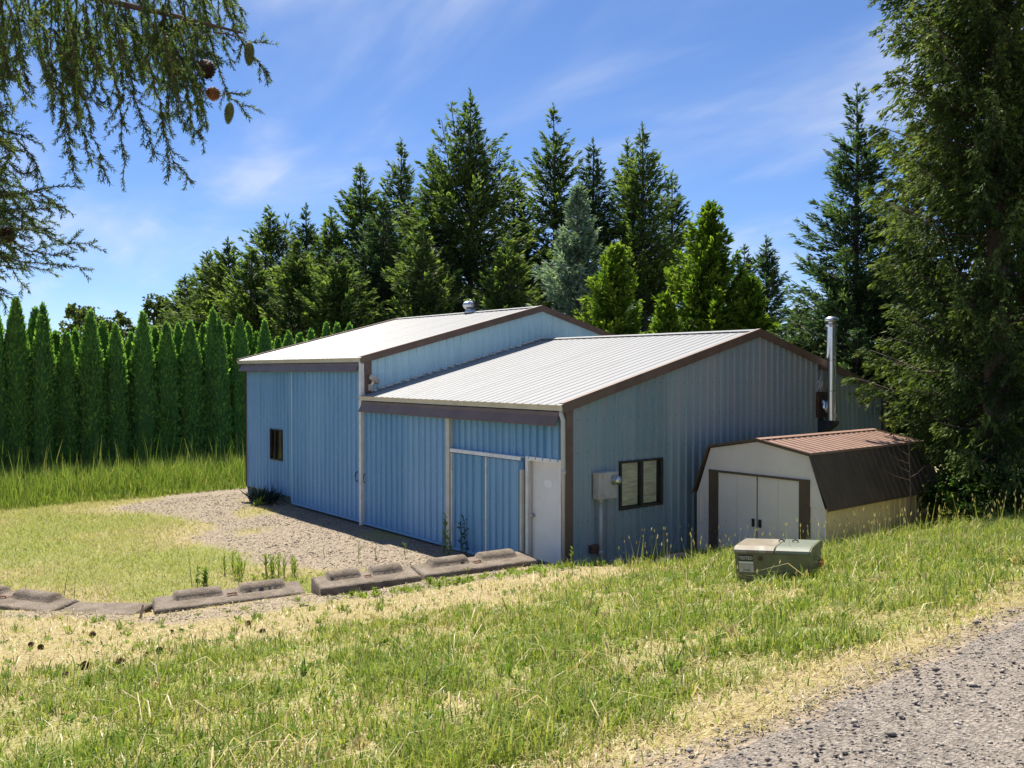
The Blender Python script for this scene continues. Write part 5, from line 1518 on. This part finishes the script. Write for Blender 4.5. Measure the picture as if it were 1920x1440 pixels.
# ------------------------------------------------------------------ grass
def grass_mesh(name, X, Y, Z, H, Wd, lean, tint, mat, label, cat='grass', seg=2):
    n = len(X)
    a = rng.uniform(0, 6.28, n); b = rng.uniform(0, 6.28, n)
    P = np.stack([X, Y, Z - 0.01], 1)
    S = np.stack([np.cos(a), np.sin(a), np.zeros(n)], 1) * (Wd * 0.5)[:, None]
    Ld = np.stack([np.cos(b), np.sin(b), np.zeros(n)], 1) * (lean * H)[:, None]
    up = np.zeros((n, 3)); up[:, 2] = H
    if seg == 1:
        V = np.stack([P - S, P + S, P + Ld + up], 1).reshape(-1, 3)
        me = np_mesh(name, V, tris=np.arange(3 * n).reshape(n, 3), tint=np.repeat(tint, 3))
    else:
        m = P + Ld * 0.32 + up * 0.58
        tip = P + Ld + up * np.clip(1 - 0.36 * lean, 0.12, 1)[:, None]
        V = np.stack([P - S, P + S, m + S * 0.85, m - S * 0.85, tip], 1).reshape(-1, 3)
        b5 = np.arange(n)[:, None] * 5
        me = np_mesh(name, V, quads=b5 + np.array([0, 1, 2, 3]), tris=b5 + np.array([3, 2, 4]), tint=np.repeat(tint, 5))
    return tag(link(name, me, mat), label, cat, kind='stuff')
def view_pts(n, d0, d1, pw=1.0, lat=0.66):
    d = d0 + (d1 - d0) * rng.random(n) ** pw
    l = rng.uniform(-lat, lat, n) * d
    f2 = _fw[:2] / np.linalg.norm(_fw[:2])
    return CAM[0] + f2[0] * d + _rt[0] * l, CAM[1] + f2[1] * d + _rt[1] * l, d
inside = lambda X, Y: ((X > -14.4) & (X < 0.08) & (Y > -0.08)) | ((X > SX0 - 0.1) & (X < SX1 + 0.05) & (Y > SY0 - 0.02) & (Y < SY1 + 0.1))
# green and straw blades of the near slope
X, Y, d = view_pts(215000, 3.2, 15.0, 1.05)
Xo, Yo, do = view_pts(60000, 2.5, 15.0, 1.0, 1.15)
ko = np.abs((Xo - CAM[0]) * _rt[0] + (Yo - CAM[1]) * _rt[1]) > 0.64 * do
X = np.concatenate([X, Xo[ko]]); Y = np.concatenate([Y, Yo[ko]]); d = np.concatenate([d, do[ko]])
g = green_mask(X, Y); gv = gravel_mask(X, Y); dd = X - xb(Y)
cl = fbm(X * 2.6, Y * 2.6, 91)
keep = (dd > 0.15) & (X < np.interp(Y, ry, left) + 0.05) & ~inside(X, Y) & (rng.random(len(X)) < np.clip(0.20 + 0.85 * g * (0.35 + 1.2 * sstep(0.35, 0.65, cl)), 0, 1) * (1 - 0.80 * gv))
X, Y, g, cl, d = X[keep], Y[keep], g[keep], cl[keep], d[keep]
straw = rng.random(len(X)) < np.clip(0.86 - 0.68 * g - 0.5 * (cl - 0.5), 0.17, 0.95)
H = np.where(straw, rng.uniform(0.03, 0.09, len(X)), rng.uniform(0.05, 0.13, len(X)) * (0.7 + 0.9 * g * sstep(0.3, 0.7, cl)) + 0.0)
long_ = rng.random(len(X)) < 0.02 * g
H = np.where(long_, rng.uniform(0.18, 0.34, len(X)), H)
tint = np.where(straw, np.where(rng.random(len(X)) < 0.12, rng.uniform(0.95, 1.0, len(X)), rng.uniform(0.68, 0.95, len(X))), np.clip(rng.normal(0.43, 0.19, len(X)) + 0.35 * (fbm(X * 0.9, Y * 0.9, 99) - 0.5), 0, 0.75))
grass_mesh('grass', X, Y, hgt(X, Y), H, rng.uniform(0.004, 0.009, len(X)) * (1 + d * 0.06), np.where(straw, rng.uniform(0.5, 2.4, len(X)), rng.uniform(0.1, 1.0, len(X))), tint, M['grass'], 'short patchy green and straw grass on the near slope')
# lusher grass beside shed and transformer
n = 60000
X = rng.uniform(0.3, 8.6, n); Y = rng.uniform(-1.6, 13, n)
keep = ~inside(X, Y) & (rng.random(n) < (0.15 + 0.85 * sstep(0.35, 0.6, fbm(X * 1.7, Y * 1.7, 93))) * sstep(-2, 1, Y + 0.25 * (X - 1)))
X, Y = X[keep], Y[keep]
H = rng.uniform(0.08, 0.30, len(X)) * (0.6 + 0.7 * fbm(X * 0.8, Y * 0.8, 94))
tint = np.clip(rng.normal(0.36, 0.17, len(X)), 0, 1); dry = rng.random(len(X)) < 0.16; tint[dry] = rng.uniform(0.7, 1, dry.sum())
grass_mesh('long_grass', X, Y, hgt(X, Y), H, rng.uniform(0.007, 0.014, len(X)), rng.uniform(0.1, 0.9, len(X)), tint, M['grass'], 'longer bright grass on the bank beside the shed')
# mown meadow left of the yard
n = 120000
X = rng.uniform(-16, -1.6, n); Y = -0.8 - 13.5 * rng.random(n) ** 1.15
keep = (X < xb(Y) - 0.05) & (rng.random(n) < (1 - gravel_mask(X, Y)) ** 2 * 0.98)
X, Y = X[keep], Y[keep]
q = fbm(X * 0.55, Y * 0.55, 95)
H = rng.uniform(0.04, 0.11, len(X)); tint = np.clip(rng.normal(0.62, 0.13, len(X)) - 0.5 * (q - 0.5), 0.15, 1)
grass_mesh('meadow_grass', X, Y, hgt(X, Y), H, rng.uniform(0.010, 0.018, len(X)), rng.uniform(0.3, 1.3, len(X)), tint, M['grass'], 'pale mown meadow grass left of the gravel yard', seg=1)
# tall grass at the foot of the hedge
n = 26000
X = rng.uniform(-19.4, -15.0, n); Y = rng.uniform(-9, 3.2, n)
edge = -15.2 + 0.7 * (fbm(Y * 0.6, Y * 0, 97) - 0.5)
keep = X < edge
X, Y, edge = X[keep], Y[keep], edge[keep]
H = (0.25 + 0.75 * sstep(0, 1.4, edge - X)) * rng.uniform(0.55, 1.15, len(X))
sp_ = rng.random(len(X)) < 0.035; H[sp_] = np.maximum(H[sp_], 0.5) * rng.uniform(1.3, 1.9, sp_.sum())
grass_mesh('tall_grass', X, Y, hgt(X, Y), H, rng.uniform(0.010, 0.020, len(X)), np.where(sp_, rng.uniform(0.02, 0.2, len(X)), rng.uniform(0.05, 0.55, len(X))), np.clip(rng.normal(0.66, 0.2, len(X)), 0, 1), M['tall_grass'], 'tall green grass along the foot of the hedge')
# matted dry thatch beside the lane and above the curbs
Xa = 9.0 - 1.6 * rng.random(34000) ** 1.3; Ya = -10.0 + 13 * rng.random(34000)
Xb = rng.uniform(-4.5, 4.2, 40000); Yb = rng.uniform(-10.5, -0.3, 40000); kb = (Xb - xb(Yb) > 0.3)
X = np.concatenate([Xa, Xb[kb]]); Y = np.concatenate([Ya, Yb[kb]])
keep = (rng.random(len(X)) < 0.35 + 0.9 * fbm(X * 3, Y * 3, 55)) & ~inside(X, Y) & (X < np.interp(Y, ry, left) + 0.12)
X, Y = X[keep], Y[keep]
grass_mesh('dry_thatch', X, Y, hgt(X, Y) + 0.012, rng.uniform(0.012, 0.035, len(X)), rng.uniform(0.004, 0.009, len(X)), rng.uniform(1.5, 4.0, len(X)), np.where(rng.random(len(X)) < 0.3, rng.uniform(0.95, 1.0, len(X)), rng.uniform(0.6, 0.93, len(X))), M['grass'], 'matted dry straw thatch along the lane edge and above the curbs', seg=1)
# coarse tufts and broad-leaved rosettes scattered over the slope
X, Y, d = view_pts(900, 3.2, 13.5, 1.0)
g = green_mask(X, Y)
keep = (X - xb(Y) > 0.5) & (X < np.interp(Y, ry, left) - 0.7) & ~inside(X, Y) & (rng.random(len(X)) < 0.25 + 0.6 * g)
X, Y, d = X[keep], Y[keep], d[keep]
k = rng.integers(12, 34, len(X)); i = np.repeat(np.arange(len(X)), k)
r_ = rng.uniform(0.02, 0.07, len(X))[i]; a_ = rng.uniform(0, 6.28, len(i))
XX = X[i] + r_ * np.cos(a_); YY = Y[i] + r_ * np.sin(a_)
hh = rng.uniform(0.08, 0.19, len(X))[i] * rng.uniform(0.5, 1.1, len(i))
tt = np.clip(rng.normal(0.30, 0.16, len(X))[i] + rng.normal(0, 0.08, len(i)), 0, 1)
dry = rng.random(len(X))[i] < 0.12; tt[dry] = rng.uniform(0.75, 1, dry.sum())
grass_mesh('grass_tufts', XX, YY, hgt(XX, YY), hh, rng.uniform(0.006, 0.013, len(i)), rng.uniform(0.25, 1.1, len(i)), tt, M['grass'], 'coarse tufts of longer grass dotted over the near slope')
X, Y, d = view_pts(420, 5.0, 12.5, 1.0)
keep = (X - xb(Y) > 0.4) & (X < np.interp(Y, ry, left) - 0.6) & ~inside(X, Y)
X, Y = X[keep], Y[keep]
i = np.repeat(np.arange(len(X)), 11)
P = np.stack([X[i], Y[i], hgt(X[i], Y[i]) + 0.01], 1)
D = rng.normal(0, 1, (len(i), 3)); D[:, 2] = rng.uniform(0.1, 0.9, len(i))
ln_ = rng.uniform(0.03, 0.075, len(X))[i] * rng.uniform(0.7, 1.2, len(i))
V, Q, T = blades(P, D, ln_, ln_ * 0.20, rng, 0.4, np.clip(rng.normal(0.45, 0.2, len(X))[i], 0, 1))
tag(link('broadleaf_weeds', np_mesh('broadleaf_weeds', V, quads=Q, tint=T), M['weed']), 'flat rosettes of broad leaved weeds among the grass', 'weeds', kind='stuff')
# flowering stalks
def stalks(n, xr, yr, hr, name, label, cond=None):
    X = rng.uniform(*xr, n); Y = rng.uniform(*yr, n)
    k = ~inside(X, Y)
    if cond is not None: k &= cond(X, Y)
    X, Y = X[k], Y[k]; n = len(X)
    H = rng.uniform(*hr, n); Z = hgt(X, Y)
    ln = rng.uniform(0.0, 0.35, n); b = rng.uniform(0, 6.28, n)
    tip = np.stack([X + np.cos(b) * ln * H, Y + np.sin(b) * ln * H, Z + H], 1)
    base = np.stack([X, Y, Z], 1)
    D = tip - base
    V1, Q1, T1 = blades(base, D, np.linalg.norm(D, axis=1), np.full(n, 0.0035), rng, 1.0, np.full(n, 0.6))
    V2, Q2, T2 = blades(tip - D * 0.02, D, np.full(n, 0.065) * rng.uniform(0.6, 1.2, n), np.full(n, 0.010), rng, 1.0, rng.uniform(0.7, 1, n))
    V3, Q3, T3 = blades(tip - D * 0.02, D, np.full(n, 0.065), np.full(n, 0.010), rng, 1.0, rng.uniform(0.7, 1, n))
    V = np.concatenate([V1, V2, V3]); Q = np.concatenate([Q1, Q2 + len(V1), Q3 + len(V1) + len(V2)])
    tag(link(name, np_mesh(name, V, quads=Q, tint=np.concatenate([T1, T2, T3])), M['grass']), label, 'grass', kind='stuff')
stalks(420, (2.2, 8), (-1.9, 9), (0.3, 0.6), 'seed_stalks', 'thin grass stalks with seed heads on the bank by the shed')
stalks(40, (0.25, 1.6), (0.3, 2.9), (0.35, 0.75), 'dry_stalks', 'dry seeded stalks in front of the gable wall')

stalks(300, (2.6, 8.2), (-9.2, -1.0), (0.10, 0.28), 'thin_stems', 'thin upright grass stems standing over the near slope')
X = rng.uniform(-5.2, -0.9, 900); Y = rng.uniform(-4.6, -0.9, 900)
keep = (X < xb(Y) - 0.05) & (rng.random(900) < sstep(-3.2, -0.2, X - xb(Y)) * sstep(0.40, 0.60, fbm(X * 1.3, Y * 1.3, 88)))
X2 = rng.uniform(0.0, 1.8, 500); Y2 = rng.uniform(-5.5, 0.2, 500); k2 = (X2 - xb(Y2) > 0.75) & (X2 - xb(Y2) < 1.7) & (rng.random(500) < 0.6)
X = np.concatenate([X[keep], X2[k2]]); Y = np.concatenate([Y[keep], Y2[k2]])
i = np.repeat(np.arange(len(X)), 14)
P = np.stack([X[i] + rng.normal(0, 0.03, len(i)), Y[i] + rng.normal(0, 0.03, len(i)), hgt(X[i], Y[i]) + rng.uniform(0, 0.05, len(i))], 1)
D = rng.normal(0, 1, (len(i), 3)); D[:, 2] = rng.uniform(0.3, 1.4, len(i))
ln_ = rng.uniform(0.04, 0.09, len(X))[i]
V, Q, T = blades(P, D, ln_, ln_ * 0.17, rng, 0.6, np.clip(rng.normal(0.78, 0.15, len(X))[i], 0, 1))
tag(link('low_weeds', np_mesh('low_weeds', V, quads=Q, tint=T), M['weed']), 'low yellow green weeds creeping over the gravel around the curbs', 'weeds', kind='stuff')

# ------------------------------------------------------------------ single weeds, cones and plants
def weed(px, py, h, leaves, ll, label, mat='weed', stems=1, spread=0.05, tint=0.5, cat='weed', loc=None, up=0.5, lw=0.16):
    rngw = np.random.default_rng(int(px * 7 + py))
    p = ground_at(px, py) if loc is None else np.array(loc)
    e = empty('weed', (p[0], p[1], float(hgt(p[0], p[1])) - 0.01))
    tag(e, label, cat, 'weeds standing singly in the yard and verge')
    mb = MB(); P = []; D = []
    for s in range(stems):
        b = rngw.uniform(-spread, spread, 2)
        tp = np.array([b[0] + rngw.normal(0, 0.06 * h), b[1] + rngw.normal(0, 0.06 * h), h * rngw.uniform(0.75, 1.0)])
        mid = np.array([b[0], b[1], 0]) * 0.5 + tp * 0.5 + rngw.normal(0, 0.01, 3)
        mb.tube([(b[0], b[1], 0), mid, tp], [0.006, 0.005, 0.002], 5)
        u = rngw.uniform(0.1, 1.0, leaves)
        P.append(np.array([b[0], b[1], 0]) * (1 - u)[:, None] + tp * u[:, None])
        dd = rngw.normal(0, 1, (leaves, 3)); dd[:, 2] = up + 0.3 * rngw.random(leaves)
        D.append(dd)
    P = np.concatenate(P); D = np.concatenate(D)
    ln = ll * rngw.uniform(0.6, 1.2, len(P))
    V, Q, T = blades(P, D, ln, ln * lw, rngw, 0.7, np.clip(rngw.normal(tint, 0.15, len(P)), 0, 1))
    mb.build('stem', M['weed'], e)
    link('leaves', np_mesh('leaves', V, quads=Q, tint=T), M[mat], e)
    return e
weed(0, 0, 0.85, 40, 0.10, 'tall leafy weed beside the post left of the small sliding doors', loc=(-3.25, -0.35, 0), stems=2, tint=0.6)
weed(1, 0, 0.95, 46, 0.11, 'tall dark weed in front of the small sliding doors', loc=(-2.72, -0.25, 0), stems=2, mat='shade_bush', tint=0.3)
weed(2, 0, 0.55, 26, 0.09, 'short leafy weed between the two tall weeds at the doors', loc=(-3.0, -0.45, 0), stems=2, tint=0.7)
weed(676, 1052, 0.42, 30, 0.06, 'upright bright weed left of a shorter one behind the curb', tint=0.6)
weed(706, 1050, 0.25, 18, 0.05, 'small weed between two upright bright weeds behind the curb', tint=0.6)
weed(762, 1046, 0.36, 30, 0.06, 'upright bright weed in the barn shadow edge behind the curb', tint=0.6)
weed(605, 1045, 0.30, 12, 0.04, 'thin dark weed alone on the gravel behind the curb', mat='shade_bush', tint=0.3)
weed(365, 1105, 0.72, 4, 0.03, 'tall bare dark stalk at the meadow edge', mat='shade_bush', tint=0.2)
weed(382, 1100, 0.36, 60, 0.07, 'bushy green weed at the foot of the bare stalk', stems=4, spread=0.12, tint=0.4)
weed(115, 1130, 0.62, 4, 0.03, 'bare dark stalk standing behind the half buried curb', mat='shade_bush', tint=0.2)
weed(140, 1133, 0.45, 4, 0.03, 'shorter bare stalk right of the other one behind the buried curb', mat='shade_bush', tint=0.2)
for i, (px, py, h) in enumerate([(430, 1075, 0.35), (450, 1085, 0.30), (505, 1080, 0.42), (520, 1085, 0.38), (545, 1082, 0.30)]):
    weed(px, py, h, 22, 0.15, '%s clump of upright grassy weed from the left behind the low curb' % ORD[i], stems=5, spread=0.14, tint=0.85, up=2.6, lw=0.05)
weed(878, 1092, 0.30, 26, 0.05, 'upright bright weed growing in front of the far curb block', tint=0.7)
weed(1075, 1075, 0.44, 44, 0.06, 'spiky bright weed at the foot of the barn corner', tint=0.7, up=1.0)
weed(690, 1118, 0.12, 60, 0.06, 'low bright weed patch hugging the front of the raised curb', stems=6, spread=0.22, tint=0.75)
weed(840, 1098, 0.11, 60, 0.06, 'low bright weed patch in front of the joint between the curbs', stems=6, spread=0.25, tint=0.75)
# dark strappy plant at the barn's left corner
fx = empty('strappy_plant', (-11.75, -0.45, 0)); tag(fx, 'dark strap leaved plant by the barn wall under the small window', 'plant')
rngp = np.random.default_rng(8)
n = 150
P = rngp.normal(0, 0.10, (n, 3)); P[:, 2] = 0.02; P[:, 0] += rngp.choice([-0.5, -0.15, 0.2], n)
D = rngp.normal(0, 0.6, (n, 3)); D[:, 2] = rngp.uniform(0.25, 1.2, n)
ln = rngp.uniform(0.3, 0.62, n)
V, Q, T = blades(P, D, ln, np.full(n, 0.022), rngp, 0.4, np.clip(rngp.normal(0.3, 0.2, n), 0, 1))
link('leaves', np_mesh('leaves', V, quads=Q, tint=T), M['flax'], fx)
n = 26
P = rngp.normal(0, 0.06, (n, 3)); P[:, 2] = 0.02; P[:, 0] += 0.15; P[:, 1] -= 0.32
D = rngp.normal(0, 0.7, (n, 3)); D[:, 2] = rngp.uniform(0.3, 0.9, n)
ln = rngp.uniform(0.2, 0.4, n)
V, Q, T = blades(P, D, ln, np.full(n, 0.022), rngp, 0.4, np.clip(rngp.normal(0.8, 0.15, n), 0, 1))
link('bright_leaves', np_mesh('bright_leaves', V, quads=Q, tint=T), M['weed'], fx)  # brighter green leaves in front of the dark ones
# bare sapling by the shed side
sb = empty('bare_sapling', (*W(1706, 900, 15.9)[:2], 0)); sb.location.z = float(hgt(sb.location.x, sb.location.y)); tag(sb, 'thin bare reddish sapling stem in front of the shed side', 'sapling')
mb = MB(); mb.tube([(0, 0, -0.1), (0.01, 0.02, 0.7), (-0.01, 0.0, 1.3), (-0.03, 0.02, 1.7)], [0.018, 0.015, 0.011, 0.005], 6)
mb.build('stem', M['twig'], sb)
for (z, a, l) in ((1.25, 2.6, 0.5), (0.95, 3.4, 0.55), (1.0, 0.4, 0.3), (1.4, 3.9, 0.4), (1.1, 2.9, 0.35)):
    MB().tube([(0, 0, z), (_rt[0] * math.cos(a) * l * 0.5, _rt[1] * math.cos(a) * l * 0.5, z + 0.08), (_rt[0] * math.cos(a) * l, _rt[1] * math.cos(a) * l, z + 0.22)], [0.007, 0.005, 0.002], 4).build('twig', M['twig'], sb)
# fallen cones and dark clods in the straw
gc = cone_mesh(0.09, 0.036, 5, 0.5)
gc.materials.append(M['clod'])
for i, (px, py, s) in enumerate([(167, 1196, 1.0), (62, 1214, 0.8), (78, 1217, 0.8), (292, 1226, 0.9), (280, 1234, 0.8), (162, 1254, 1.1), (215, 1256, 1.35), (470, 1172, 0.8), (492, 1188, 0.9), (318, 1189, 0.7), (128, 1271, 0.7)]):
    p = ground_at(px, py)
    o = link('fallen_cone', gc)
    o.location = (p[0], p[1], float(hgt(p[0], p[1])) + 0.035 * s)
    s *= 0.8; o.rotation_euler = (1.45, 0.1 * i, i * 2.1); o.scale = (s, s, s)
    where = ['on the gravel strip below the stake', 'at the far left, left one of a pair', 'at the far left, right one of a pair', 'upper one of the pair at the edge of the green grass', 'lower one of the pair at the edge of the green grass',
             'left of the largest cone', 'the largest one lying on the bare straw', 'near the curb joint, upper of two', 'near the curb joint, lower of two', 'between the stake cone and the curb joint cones', 'nearest the left bottom, small']
    tag(o, 'dark fallen fir cone ' + where[i], 'cone', 'fallen cones on the dry slope')
